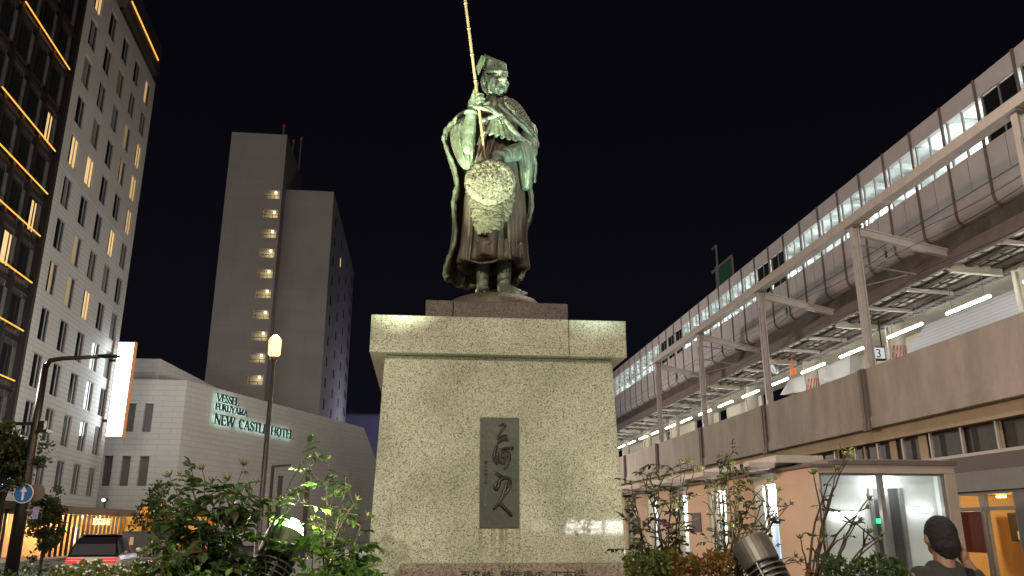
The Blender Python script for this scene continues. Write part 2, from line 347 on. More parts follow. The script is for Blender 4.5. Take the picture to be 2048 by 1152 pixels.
m = MB(); m.box(0.0, .262, 7.47, 8.85, 3.421, 3.70); m.box(.264, 1.37, 7.47, 8.85, 3.421, 3.70); m.build('slab', granite('shaded_granite', [(.02, .015, .013), (.06, .042, .034), (.09, .063, .05), (.13, .095, .08)], 110, .6), ped, bevel=.012)  # brown granite darkened: the slab's weaker light is put into its colour
m = MB(); m.box(-.145, 1.70, 6.9, 7.018, .78, 1.335); sill = m.build('inscription_block', M['granite_brown'], ped, bevel=.008)
text_obj('inscription', '百名作  報信東の  工市得', .092, .002, frame((.335, 6.897, 1.205), (1, 0, 0), (0, 0, 1)), M['ink'], sill)
pl = MB(); zc0, zc1 = 1.61, 2.535
sl = V((0, .0356, 1)).normalized()
def PL(x, z, out=0): return V((x, yf(z) - out, z))
def plbox(mb, x0, x1, z0, z1, o0, o1):
    mb.add([PL(x0, z0, o0), PL(x1, z0, o0), PL(x1, z1, o0), PL(x0, z1, o0), PL(x0, z0, o1), PL(x1, z0, o1), PL(x1, z1, o1), PL(x0, z1, o1)],
           [(0, 1, 2, 3), (7, 6, 5, 4), (0, 4, 5, 1), (1, 5, 6, 2), (2, 6, 7, 3), (3, 7, 4, 0)])
plbox(pl, .503, .838, zc0, zc1, -.004, .014); pq = pl.build('plaque', M['bronze_dark'], ped, bevel=.004)
def zp(x, y): return atY(940 + x * .2885, 820 + y * .2885, 7.06)
def stroke(mb, pts, r):
    P_ = []; n = len(pts)
    for i in range(n - 1):     # smooth a little
        for t in range(4):
            t /= 4; p0 = V(pts[max(i - 1, 0)]); p1 = V(pts[i]); p2 = V(pts[i + 1]); p3 = V(pts[min(i + 2, n - 1)])
            P_.append(.5 * ((2 * p1) + (p2 - p0) * t + (2 * p0 - 5 * p1 + 4 * p2 - p3) * t * t + (3 * p1 - p0 - 3 * p2 + p3) * t ** 3))
    P_.append(V(pts[-1])); k = len(P_); r *= 1.25
    q = []
    for a in P_: c = zp(a.x, a.y); q.append(PL(c.x, c.z, .014))
    mb.tube(q, [r * (.55 + .45 * sin(pi * (.12 + .76 * i / (k - 1)))) for i in range(k)], 7)
s = MB()
for pts, r in [([(205, 112), (225, 98), (243, 108), (228, 132), (205, 160), (190, 205)], .011), ([(190, 205), (235, 175), (252, 190), (222, 212), (192, 232)], .010), ([(192, 232), (230, 205), (268, 212)], .011),
               ([(188, 245), (172, 290), (166, 340), (190, 378)], .012), ([(196, 290), (190, 330), (196, 372)], .009),
               ([(212, 275), (250, 266), (292, 264)], .010), ([(280, 258), (292, 266), (284, 272)], .013), ([(216, 290), (208, 335), (214, 368), (240, 372)], .010),
               ([(222, 292), (258, 284), (272, 325), (260, 380), (236, 412)], .012), ([(238, 288), (240, 330), (238, 368)], .009), ([(216, 330), (262, 326)], .008),
               ([(180, 436), (196, 452), (222, 462)], .013), ([(186, 498), (170, 535), (182, 552), (198, 520), (206, 490), (238, 470), (268, 480), (278, 515), (262, 555), (240, 588)], .013),
               ([(246, 500), (250, 520), (232, 575), (205, 635), (160, 692)], .013), ([(196, 646), (232, 676), (288, 738)], .014)]:
    stroke(s, pts, r)
s.build('calligraphy', M['bronze_letter'], pq, smooth=True)
for i, ch in enumerate('嘉七市長正四'):
    c = zp(98, 372 + i * 28); text_obj('small_character', ch, .026, .003, frame((c.x, yf(c.z) - .0155, c.z), (1, 0, 0), sl), M['bronze_letter'], pq)
s = MB()
for (x, y, a) in [(108, 560, .02), (108, 600, .02)]: pass
stroke(s, [(112, 530), (110, 600), (112, 650)], .004); c = zp(108, 660); s.ell(PL(c.x, c.z, .013), (.012, .004, .014)); s.build('patina_drip', M['verdigris'], pq, smooth=True)

# ------------------------------------------------------------------ station: parapet wall
pw = thing('platform_wall', 'long beige concrete platform parapet wall with dark vertical strips', 'wall', (16, 27.7, 0))
YA, YB = 8.0, 130.0
MY = [18.75 + 8.95 * k for k in range(-1, 13)]
m = MB(); m.box(16, 16.45, YA, YB, 5.06, 7.22); m.build('parapet', M['concrete'], pw, bevel=.02)
m = MB(); m.box(15.93, 15.998, YA, YB, 5.06, 5.46); m.build('base_band', M['concrete'], pw, bevel=.012)
m = MB(); m.box(16.25, 17.2, YA, YB, 4.62, 5.058); m.build('edge_beam', M['concrete_tan'], pw)
for y in MY: m = MB(); m.box(15.86, 15.925, y - .2, y + .2, 4.98, 7.2); m.box(15.82, 15.858, y - .05, y + .05, 4.98, 7.18); m.box(15.84, 15.92, y - .22, y + .22, 4.98, 5.3); m.build('pilaster_strip', M['rib'], pw)
# ground-floor front under the wall
sf = thing('shopfront', 'grey ground floor shopfront of the station under the concrete wall', 'shopfront', (16, 24, 0))
m = MB(); m.box(16.6, 16.7, YA, YB, 3.78, 4.62); m.build('louver', M['louver'], sf)
m = MB()
for i in range(70):
    y = 9.2 + i * 1.58; m.box(16.42, 16.5, y - .035, y + .035, 3.8, 4.62)
m.box(16.38, 16.52, YA, YB, 3.7, 3.8); m.build('louver_frame', M['steel'], sf)
random.seed(3); m = MB()
for i in range(60):
    y = 9.5 + i * 1.9 + random.random(); m = MB(); m.box(16.53, 16.56, y, y + random.uniform(.1, .5), 3.81, 4.6); m.build('blind', M['concrete_tan'], sf)
m = MB(); m.box(16.3, 16.9, YA, YB, 3.22, 3.698); m.build('upper_fascia', mat('brown_fascia', (.13, .11, .105), .6, 0, .1, 1), sf)
m = MB(); m.box(16.0, 16.9, YA, YB, 2.66, 3.218); m.build('lower_fascia', mat('grey_fascia', (.23, .23, .23), .6, 0, .15, .8), sf, bevel=.01)
m = MB(); m.box(16.1, 16.5, 8, 21.15, 0, 2.658); m.box(16.1, 16.5, 24.0, 130, 0, 2.658); m.build('wall', mat('front_wall', (.16, .16, .16), .6, 0, .1, 1), sf)
m = MB()
for y in (21.2, 22.45, 22.62, 23.95): m.box(16.14, 16.24, y - .05, y + .05, 0, 2.657)
m.box(16.15, 16.23, 21.25, 23.9, 2.12, 2.22); m.box(16.15, 16.23, 21.25, 23.9, 2.57, 2.656); m.build('shop_window_frame', M['steel_grey'], sf)
m = MB(); m.quad((16.19, 21.2, 0), (16.19, 23.95, 0), (16.19, 23.95, 2.6), (16.19, 21.2, 2.6)); m.build('shop_glass', M['glass'], sf)
m = MB(); m.box(16.6, 21, 20.0, 25.5, -.001, .02); m.build('shop_floor', mat('shop_floor', (.5, .36, .2), .4, 0, .2, 2), sf)
m = MB(); m.quad((20, 20, 0), (20, 25.5, 0), (20, 25.5, 2.65), (20, 20, 2.65)); m.quad((16.6, 25.5, 0), (20, 25.5, 0), (20, 25.5, 2.65), (16.6, 25.5, 2.65)); m.quad((16.6, 20, 2.65), (20, 20, 2.65), (20, 25.5, 2.65), (16.6, 25.5, 2.65)); m.quad((16.6, 20, 0), (20, 20, 0), (20, 20, 2.65), (16.6, 20, 2.65))
m.build('shop_wall', mat('shop_wall', (.66, .45, .2), .7, 0, .1, 1), sf)
m = MB(); m.box(16.28, 16.32, 22.72, 23.88, .95, 2.1); m.build('shop_panel', mat('red_panel', (.36, .06, .025), .35), sf)
m = MB(); m.box(18.4, 19.0, 22.6, 24.6, 1.25, 2.1); m.build('shop_shelf', mat('shop_shelf', (.05, .04, .03), .5), sf)
m = MB()
for y in (22.8, 23.3, 23.9): m.box(18.3, 18.39, y, y + .25, 1.3, 1.55)
m.build('shop_notice', M['white_sign'], sf)
m = MB()
for y in (21.0, 22.5, 24.2): m.lathe([(.02, 0), (.14, 0), (.14, .05)], (18, y, 2.55), 12)
m.build('shop_lamp', emis('shop_lamp', (1, .66, .27), 16), sf)
point('shop_light', (17.8, 22.4, 2.35), 260, (1, .7, .4), .15)

# ------------------------------------------------------------------ arcade of orange piers
ar = thing('station_arcade', 'low glazed station arcade with orange piers and a flat roof', 'arcade', (10, 17.2, 0))
PY = [17.2 + 3.36 * i for i in range(6)]
for i, y in enumerate(PY):
    m = MB()
    if i == 0: m.box(8.45, 8.62, y, y + 1.93, 0, 2.9)
    else: m.box(8.45, 8.75, y, y + 1.93, 0, 2.9)
    pr = m.build('pier', M['orange_wall'], ar, bevel=.012)
    c = MB(); c.box(8.4, 8.95, y - .04, y + 1.97, 2.902, 2.98); c.build('coping', M['rib'], pr, bevel=.01)
m = MB(); m.box(8.96, 11.85, 17.42, 36, 2.97, 3.1); m.build('roof', M['grey'], ar)
m = MB(); m.box(8.96, 11.85, 17.17, 17.41, 2.962, 3.06); m.build('roof_edge', M['rib'], ar)
m = MB(); m.box(8.622, 11.78, 17.2, 17.4, 2.78, 2.96); m.box(11.53, 11.78, 17.2, 17.4, 0, 2.778); m.box(8.622, 11.52, 17.2, 17.4, 0, .55); m.build('end_frame', mat('frame_plaster', (.42, .34, .28), .7, 0, .1, 2), ar, bevel=.008)
m = MB(); m.box(10.0, 10.1, 17.25, 17.37, .552, 2.775); m.box(8.63, 11.5, 17.25, 17.36, .552, .6); m.box(11.45, 11.51, 17.25, 17.36, .552, 2.775); m.box(8.63, 8.68, 17.25, 17.36, .602, 2.775); m.box(8.69, 11.44, 17.26, 17.35, 2.735, 2.776); m.build('end_mullion', M['steel_grey'], ar)
m = MB(); m.quad((8.63, 17.3, .6), (11.5, 17.3, .6), (11.5, 17.3, 2.76), (8.63, 17.3, 2.76)); m.build('end_glass', M['glass'], ar)
m = MB(); m.box(8.7, 11.8, 17.42, 36, 2.86, 2.95); m.build('ceiling', M['white'], ar)
m = MB(); dl = atY(1738, 1000, 17.9).x; dr = atY(1806, 1000, 17.9).x; m.box(11.7, 11.78, 17.42, 36, 0, 2.858); m.box(8.78, dl, 17.9, 18.0, 0, 2.858); m.box(dr, 11.699, 17.9, 18.0, 0, 2.858); m.box(dl + .001, dr - .001, 17.9, 18.0, 2.5, 2.858); m.build('inner_wall', M['white'], ar)
m = MB()
for i in range(5): y = PY[i] + 2.05; m.box(9.2, 9.3, y, y + .2, 0, 2.8) if False else None
m.box(dl, dl + .09, 17.86, 17.96, 0, 2.498); m.box(dr - .09, dr, 17.86, 17.96, 0, 2.498); m.box((dl + dr) / 2 - .04, (dl + dr) / 2 + .04, 17.86, 17.96, 0, 2.498); m.build('inner_door_frame', M['steel_grey'], ar)
m = MB(); m.quad((dl + .05, 17.92, 0), (dr - .05, 17.92, 0), (dr - .05, 17.92, 2.5), (dl + .05, 17.92, 2.5)); m.build('inner_door_glass', mat('tinted_door_glass', (.08, .075, .07), .12), ar)
m = MB(); m.box(8.8, 11.69, 17.42, 36, -.001, .03); m.build('floor', M['paving'], ar)
for i in range(5):
    y0, y1 = PY[i] + 1.95, PY[i + 1] - .02
    m = MB(); m.box(8.5, 8.56, y0, y0 + .06, 0, 2.85); m.box(8.5, 8.56, y1 - .06, y1, 0, 2.85); m.box(8.5, 8.56, (y0 + y1) / 2 - .03, (y0 + y1) / 2 + .03, 0, 2.65); m.box(8.5, 8.56, y0 + .065, y1 - .065, 2.66, 2.85)
    fr = m.build('bay_frame', M['cream'], ar)
    m = MB(); m.quad((8.53, y0, 0), (8.53, y1, 0), (8.53, y1, 2.65), (8.53, y0, 2.65)); m.build('bay_glass', M['glass'], fr)
    m = MB(); m.box(7.75, 8.39, y0 - .25, y1 + .12, 3.0, 3.14); m.box(8.39, 9.6, y0 - .3, y1 + .2, 3.12, 3.3); m.build('canopy', M['steel'], ar, bevel=.015)
for i in range(1, 5):
    m = MB(); m.box(8.9, 11.69, PY[i] + .8, PY[i] + .9, 0, 2.85); m.build('cross_wall', M['white'], ar)
arc_lamps = [(atY(1668, 1030, 17.8), atY(1724, 1027, 17.8), 'white wall tube lamp inside the arcade, left of the glass door'), (atY(1826, 1021, 17.8), atY(1862, 1020, 17.8), 'white wall tube lamp inside the arcade, right of the glass door')]
for p, q, lb in arc_lamps:
    t = thing('wall_lamp', lb, 'lamp', p, 'tube lamps inside the arcade'); m = MB(); m.cap(p, q, .045, n=10); m.build('tube', emis('wall_tube', (.97, 1, .97), 12), t, smooth=True)
    m = MB(); m.box(p[0], q[0], 17.846, 17.896, q[2] - .05, q[2] + .05); m.build('bracket', M['white'], t)
for i, (y, wd) in enumerate([(21.3, 'second'), (24.7, 'third'), (28.1, 'fourth'), (31.4, 'fifth')]):
    t = thing('ceiling_lamp', 'white tube lamp under the arcade ceiling behind the %s orange pier from the right' % wd, 'lamp', (9.3, y - .2, 2.8), 'tube lamps inside the arcade'); m = MB(); m.cap((9.3, y - 1.6, 2.78), (9.3, y - .6, 2.78), .05, n=8); m.build('tube', emis('ceil_tube', (.97, 1, .97), 30), t, smooth=True); point('arcade_light', (9.6, y - .3, 2.5), 260, (.93, 1, .98), .2)
point('arcade_light', (10.4, 17.65, 2.5), 34, (.95, 1, .97), .3)
m = MB(); c = atY(1759, 1042, 17.8); m.box(c.x - .05, c.x + .05, 17.8, 17.84, c.z - .05, c.z + .05); tag(m.build('exit_light', emis('exit_green', (.05, 1, .3), 2.5)), 'small green lit exit sign behind the arcade glass', 'sign')
# posters on the piers
for pix, nm, colr, lab in [((1383, 1026, 1403, 1064), 'poster', (.06, .04, .05), 'dark purple poster on the third orange pier'), ((1268, 1035, 1281, 1068), 'poster', (.05, .045, .035), 'dark poster high on the fifth orange pier')]:
    a = atX(pix[0], pix[1], 8.43); b = atX(pix[2], pix[3], 8.43)
    t = thing(nm, lab, 'poster', (8.43, (a.y + b.y) / 2, b.z)); m = MB(); m.box(8.425, 8.448, min(a.y, b.y), max(a.y, b.y), b.z, a.z); m.build('board', mat('poster_ground', colr, .5, 0, 1, 9, (.16, .1, .12)), t)
m = MB(); a = atX(1535, 1040, 9.4); b = atX(1566, 1118, 9.4); m.box(9.4, 9.5, min(a.y, b.y), max(a.y, b.y), b.z, a.z)
tag(m.build('lit_display', emis('display', (.45, .62, 1), 1.8)), 'bluish lit advertising display behind the first arcade window', 'screen')

# the lit building across the plaza, behind the viewer, whose lamps shine back from the polished granite
rb_ = thing('terminal_building', 'building across the plaza with rows of small lamps, seen reflected in the granite', 'building', (6, -27, 0))
m = MB(); m.box(-12, 24, -30, -27, 0, 7); m.build('wall', mat('terminal_wall', (.12, .12, .12), .8), rb_)
def refl(u, v):
    p = atY(u, v, 7.04); d = ray(u, v); nv = V((0, -1, .0356)).normalized(); d = d - 2 * d.dot(nv) * nv; return p + d * ((-26.95 - p.y) / d.y)
for v in (1046, 1054, 1064):
    m = MB()
    for u in list(range(1136, 1202, 9)) + list(range(1216, 1252, 9)):
        c = refl(u, v); m.box(c.x - .075, c.x + .075, -26.98, -26.9, c.z - .05, c.z + .05)
    m.build('lamp_row', emis('terminal_lamp', (1, 1, .95), 45), rb_)
m = MB()
for u in range(1066, 1112, 11): c = refl(u, 1050); m.box(c.x - .05, c.x + .05, -26.98, -26.92, c.z - .3, c.z + .15)
m.build('lit_window', emis('terminal_window', (1, 1, .95), 7), rb_)

# ------------------------------------------------------------------ upper station hall
XH = 21.0
hall = thing('station_hall', 'long upper station hall with pinkish panels and a lit ribbon of windows', 'station', (XH, 40, 0))
BAY = 2.175; HY0 = 23.72 - 4 * BAY; NB = 46; HY1 = HY0 + NB * BAY
m = MB(); m.box(XH, XH + .25, HY0, HY1, 17.62, 18.42); m.build('roof_fascia', M['panel'], hall, bevel=.02)
prof = [(XH, 15.62), (XH, 14.2)] + [(XH + .3 - .3 * cos(R(a)), 13.6 - .35 * sin(R(a))) for a in range(0, 91, 15)] + [(XH + 2.2, 13.25), (XH + 2.2, 13.5), (XH + .3, 15.62)]
m = MB(); m.prism(prof, 'y', HY0, HY1); m.build('lower_panel', M['panel'], hall)
m = MB(); m.box(XH - .012, XH - .001, HY0, HY1, 14.18, 14.215)
for i in range(NB): y = HY0 + (i + .5) * BAY; m.box(XH - .006, XH - .001, y - .01, y + .01, 14.22, 15.61)
m.box(XH - .01, XH - .001, HY0, HY1, 13.75, 13.76); m.build('panel_joint', M['rib'], hall)
m = MB(); m.box(XH + .45, XH + 2, HY0, HY1, 11.75, 13.24); m.build('girder', M['girder'], hall)
m = MB(); m.box(XH + .3, 34, HY0, HY1, 18.3, 18.6); m.build('roof', M['grey'], hall)
m = MB(); m.box(XH + .3, 34, HY0, HY1, 17.95, 18.05); 
for i in range(NB): y = HY0 + i * BAY; m.box(XH + .4, 34, y - .1, y + .1, 17.7, 17.949)
for x in (23, 26, 29): m.box(x, x + .25, HY0, HY1, 17.5, 17.69)
m.build('ceiling', mat('hall_ceiling', (.62, .66, .64), .7, 0, .2, .5), hall)
m = MB(); m.box(30, 30.2, HY0, HY1, 13.6, 17.94); m.build('back_wall', M['grey'], hall)
m = MB(); m.box(XH + 2.25, 29.9, HY0, HY1, 13.3, 13.6); m.build('floor', M['grey'], hall)
def bay_dark(i):
    y = HY0 + (i + .5) * BAY; u = None
    return i in (3, 4, 13, 14, 22, 23, 24) 
for i in range(NB):
    y0 = HY0 + i * BAY; y1 = y0 + BAY; ym = (y0 + y1) / 2
    rb = MB(); pr = [(XH - .06, 18.42), (XH - .06, 14.2)] + [(XH + .3 - .36 * cos(R(a)), 13.6 - .41 * sin(R(a))) for a in range(0, 91, 15)]
    pin = [(x + .07, z) for x, z in pr]
    for (x0, z0), (x1, z1) in zip(pr[:-1], pr[1:]):
        rb.add([(x0, y0 - .055, z0), (x0, y0 + .055, z0), (x1, y0 + .055, z1), (x1, y0 - .055, z1), (x0 + .055, y0 - .055, z0), (x0 + .055, y0 + .055, z0), (x1 + .055, y0 + .055, z1), (x1 + .055, y0 - .055, z1)],
               [(0, 1, 2, 3), (0, 4, 5, 1), (1, 5, 6, 2), (0, 3, 7, 4)])
    rb.build('rib', M['rib'], hall)
    fm = MB()
    for a, b_2 in ((y0 + .12, y0 + .2), (ym - .03, ym + .03), (y1 - .2, y1 - .12)): fm.box(XH + .08, XH + .16, a, b_2, 15.622, 17.618)
    fm.box(XH + .08, XH + .16, y0 + .205, ym - .035, 15.622, 15.68); fm.box(XH + .08, XH + .16, ym + .035, y1 - .205, 15.622, 15.68)
    wn = fm.build('window', M['steel_grey'], hall)
    gm = MB(); x = XH + .12
    gm.quad((x, y0 + .2, 15.68), (x, ym - .03, 15.68), (x, ym - .03, 17.6), (x, y0 + .2, 17.6)); gm.quad((x, ym + .03, 15.68), (x, y1 - .2, 15.68), (x, y1 - .2, 17.6), (x, ym + .03, 17.6))
    gm.build('pane', M['glass_dark'] if bay_dark(i) else M['glass'], wn)
m = MB()
for y in (HY0 + 5 * BAY + .3, HY0 + 6 * BAY + .3): m.cap((22.25, y, 17.3), (22.25, y + 1.5, 17.3), .06, n=8)
for i in range(0, NB, 2): y = HY0 + i * BAY; m.cap((27, y + .3, 17.35), (27, y + 3.2, 17.35), .07, n=8)
m.build('tube_lamp', M['tube_hall'], hall)
for i in range(9): point('hall_light', (25.3, 18 + i * 10.5, 16.0), 1400, (.95, 1, .97), .5)

# ------------------------------------------------------------------ platform canopy, columns, lamps
cp = thing('platform_canopy', 'long platform canopy roof of pale sheets and dark purlins on round columns', 'canopy', (22.8, 40, 6.2))
CY0, CY1 = 12, 125
def cz(x): return 11.36 + abs(x - 22.8) * .04
m = MB(); m.add([(20.05, CY0, cz(20.05)), (20.05, CY1, cz(20.05)), (22.8, CY1, cz(22.8)), (22.8, CY0, cz(22.8)), (26, CY0, cz(26)), (26, CY1, cz(26))], [(0, 1, 2, 3), (3, 2, 5, 4)]); m.build('roof_sheet', M['canopy'], cp)
m = MB(); m.box(19.85, 20.05, CY0, CY1, 11.28, 11.85); m.build('gutter', M['rib'], cp, bevel=.02)
m = MB()
for x in (20.64, 21.2, 21.68, 22.3): m.box(x, x + .06, CY0, CY1, cz(x) - .13, cz(x) - .06)
m.build('purlin', M['purlin'], cp)
m = MB(); m.box(20.72, 20.9, CY0, CY1, 11.3, 11.36); m.box(21.75, 22.15, CY0, CY1, 11.28, 11.34); m.build('dark_board', M['girder'], cp)
m = MB()
for i in range(150): y = CY0 + .75 * i; m.bar((20.06, y, cz(20.06) - .04), (22.7, y, cz(22.7) - .04), .03, .05)
m.build('rafter', M['purlin'], cp)
m = MB(); yy = [18.75 + 8.95 * k for k in range(-1, 12)]
for y in yy:
    for dy in (0, 2.98, 5.97):
        m = MB(); m.bar((20.06, y + dy, cz(20.06) - .2), (22.15, y + dy, cz(22.15) - .2), .12 if dy else .2, .14 if dy else .34); m.build('cross_beam', M['cream'] if dy == 0 else M['steel'], cp)
m = MB(); m.box(22.55, 22.6, CY0, CY1, 11.1, 11.2); m.box(22.2, 22.25, CY0, CY1, 11.1, 11.2)
for i in range(260): y = CY0 + i * .42; m.box(22.255, 22.545, y, y + .14, 11.11, 11.19)
m.build('cable_tray', M['steel_grey'], cp)
for y in yy:
    m = MB(); m.lathe([(.42, 6.2), (.42, 11.1), (.5, 11.2), (.5, 11.34)], (22.8, y - .4, 0), 20); cl = m.build('column', M['cream'], cp, smooth=True)
    m = MB(); m.tube([(22.3, y - .62, 6.2), (22.3, y - .62, 11.0)], .05, 6); m.build('drain_pipe', M['cream'], cl, smooth=True)
m = MB(); m.box(16.5, 33, CY0, CY1, 5.8, 6.2); m.build('platform', M['grey'], cp)
m = MB(); m.box(30, 30.3, CY0, CY1, 6.201, 11.7); m.build('back_wall', M['cream'], cp)
for ua, ub in ((1690, 1905), (1440, 1508), (1392, 1424), (1338, 1378), (1240, 1322)):
    vy = lambda u: atX(u, 905 - (u - 1240) * .371, 25).y
    m = MB(); m.box(25.6, 25.8, vy(ub), vy(ua), 6.201, 11.45); m.build('side_wall', M['cream'], cp)
stripe = mat('red_stripe', (.6, .08, .09), .6)
for y in (yy[3] - .4, yy[4] - .4):
    for k in range(7):
        a = R(200 + k * 22); m = MB(); m.add([(22.8 + .428 * cos(a + q), y + .428 * sin(a + q), z) for q, z in ((0, 9.5), (.17, 9.5), (.5, 10.1), (.33, 10.1))], [(0, 1, 2, 3)]); m.build('warning_stripe', stripe, cp)
ords = 'first second third fourth fifth sixth seventh eighth ninth tenth eleventh twelfth thirteenth fourteenth fifteenth sixteenth seventeenth eighteenth nineteenth twentieth'.split()
kk = 0
for y in yy[1:]:
    for a in (.15, 4.55):
        p = V((21.55, y + 8.1 + a - 8.2, 10.2)); u_ok = y + a < 84
        t = thing('tube_lamp', 'lit white tube lamp under the platform canopy, %s from the right edge of the photo' % (ords[min(kk, 19)]), 'lamp', p, 'tube lamps under the platform canopy')
        kk += 1
        m = MB(); m.cap(p, p + V((0, 2.65, 0)), .055, n=8); m.build('tube', M['tube'], t, smooth=True)
        m = MB(); m.box(p.x - .02, p.x + .02, p.y, p.y + 2.6, p.z + .07, p.z + .12)
        for dy in (.3, 2.3): m.box(p.x - .01, p.x + .01, p.y + dy - .01, p.y + dy + .01, p.z + .121, p.z + 1.2)
        m.build('holder', M['steel_grey'], t)
# stairs rising through the platform: slanted hoods
def hood(pix, X0, X1, nm, lab, mt):
    pts = [atX(*q, X0) for q in pix]; t = thing(nm, lab, 'stair cover', (X0, pts[0].y, 6.2)); m = MB(); m.prism([(q.y, q.z) for q in pts], 'x', X0, X1); m.build('panel', mt, t)
slant = courses('ribbed_white_panel', (.66, .69, .73), (.54, .57, .61), .16, 40, .03, .5, .3, .02)
hood([(1800, 720), (1880, 610), (2060, 490), (2060, 660)], 25, 27.5, 'stair_hood', 'pale ribbed slanted stair cover behind the nearest two platform tubes', slant)
hood([(1560, 790), (1625, 680), (1700, 650), (1700, 770)], 25, 27.5, 'stair_hood', 'white slanted stair cover behind the platform columns left of the third mast', M['white'])
m = MB(); 
for (y0, y1, z0, z1) in [(46, 50, 6.3, 9.2), (55, 60, 6.3, 9), (66, 72, 6.3, 9), (34, 36, 6.3, 10)]: m.box(28, 28.3, y0, y1, z0, z1)
tag(m.build('dark_screen', M['grey']), 'dark grey screens along the far side of the platform', 'screen')
# platform sign 3, hanging clock and orange sign
a = atX(1742, 700, 21); t = thing('platform_sign', 'white square lit platform sign with number 3 by a platform column', 'sign', a)
p0 = atX(1742, 719, 21); p1 = atX(1768, 700, 21)
y0, y1 = p1.y, p0.y; yc = y1; zb = p0.z; xa_ = atY(1743, 710, yc).x; xb_ = atY(1769, 706, yc).x
m = MB(); m.box(xa_, xb_ + .06, yc, yc + .3, zb + .0, zb + .64); m.box(xb_ - .04, xb_, yc + .1, yc + .16, zb + .64, 11.3); m.build('box', M['black'], t)
m = MB(); m.box(xa_ + .1, xb_, yc - .02, yc - .001, zb + .06, zb + .58); fc = m.build('face', emis('sign_face', (.9, .93, .95), .7), t)
text_obj('number', '3', .6, .003, frame((xa_ + .2, yc - .025, zb + .1), (1, 0, 0), (0, 0, 1)), M['ink'], fc)
a = atX(1550, 737, 21.2); t = thing('platform_clock', 'round white clock hanging under the platform canopy', 'clock', a)
m = MB(); m.lathe([(.3, -.12), (.34, -.1), (.34, .1), (.3, .12)], a, 20, Matrix.Rotation(R(70), 3, 'Y')); m.build('case', M['steel_grey'], t, smooth=True)
rt = Matrix.Rotation(R(70), 3, 'Y'); m = MB(); m.lathe([(.02, -.125), (.29, -.125), (.29, -.13), (.02, -.13)], a, 20, rt); m.build('face', emis('clock_face', (.9, .95, 1), .7), t)
m = MB(); m.bar(a + rt @ V((0, 0, -.14)), a + rt @ V((.2, .05, -.14)), .03, .02); m.bar(a + rt @ V((0, 0, -.14)), a + rt @ V((-.1, .1, -.14)), .03, .02); m.box(a.x - .02, a.x + .02, a.y - .02, a.y + .02, a.z + .34, a.z + 1.0); m.build('hand', M['ink'], t)
a = atX(1583, 745, 21.5); m = MB(); m.box(a.x, a.x + .2, a.y - .2, a.y + .2, a.z - .15, a.z + .2); m.box(a.x + .08, a.x + .12, a.y - .02, a.y + .02, a.z + .201, a.z + .9)
tag(m.build('orange_sign', mat('orange_sign', (.8, .2, .05), .5, emit=(1, .25, .05), es=.4)), 'small square orange sign hanging under the platform canopy', 'sign')

# ------------------------------------------------------------------ overhead line masts
order = {1: 'cut by the photo\'s right edge', 2: 'left of the pale ribbed stair cover', 3: 'with the round clock behind it', 4: 'leftmost of the four, with brackets'}
prev = None
for k, y in enumerate(MY[1:6]):
    lab = 'steel overhead line mast on the platform wall, ' + order.get(k + 1, 'farthest, hidden behind the pedestal')
    y -= .15
    t = thing('line_mast', lab, 'mast', (16.22, y, 7.22), 'overhead line masts along the platform wall')
    m = MB(); m.box(16.1, 16.14, y - .12, y + .12, 7.22, 12.7); m.box(16.34, 16.38, y - .12, y + .12, 7.22, 12.7); m.box(16.141, 16.339, y - .03, y + .03, 7.22, 12.7); m.build('post', M['steel'], t, bevel=.008)
    m = MB(); m.bar((16.43, y, 12.5), (20.0, y, 11.75), .22, .26); m.bar((16.43, y, 12.66), (19.9, y, 11.92), .34, .05); m.build('cross_arm', M['steel'], t, bevel=.01)
    m = MB(); m.tube([(16.05, y - .2, 7.4), (16.05, y - .2, 11.9)], .03, 6); m.build('conduit', M['steel_grey'], t)
    m = MB(); m.box(16.0, 16.48, y - .23, y + .23, 12.7, 12.76) ; m.box(16.0, 16.48, y - .23, y + .23, 9.0, 9.06) if k == 3 else None; m.build('collar', M['steel_grey'], t)
    for zz in (11.2, 12.0) if k in (1, 3) else ():
        m = MB(); m.bar((16.43, y, zz), (18.6, y + .1, zz - .25), .05, .05); m.bar((16.43, y, zz - .8), (18.2, y + .1, zz - .3), .04, .04); m.build('bracket', M['steel_grey'], t)
    m = MB(); m.lathe([(.02, -.45), (.06, -.4), (.03, -.33), (.07, -.28), (.03, -.2), (.07, -.15), (.02, -.05), (.02, 0)], (17.8, y + .6, 12.2), 8); m.build('insulator', M['black'], t, smooth=True)
rb = MB(); rb.box(15.98, 16.42, 11, 54.5, 12.765, 13.1); tag(rb.build('mast_beam', M['steel'], bevel=.015), 'long grey steel beam running over the tops of the line masts', 'beam')
for (x, z, lb) in [(17.8, 11.75, 'thin overhead wire nearest the line masts'), (18.6, 12.6, 'thin upper overhead wire beside the hall panels'), (19.2, 11.3, 'thin lower overhead wire in front of the hall girder')]:
    m = MB(); pts = []
    for i in range(60): y = 10 + i * 1.5; pts.append((x, y, z - .3 * sin(pi * ((y - 9.6) % 8.95) / 8.95)))
    m.tube(pts, .012, 5); tag(m.build('overhead_wire', M['black']), lb, 'wire', 'overhead wires by the platform')
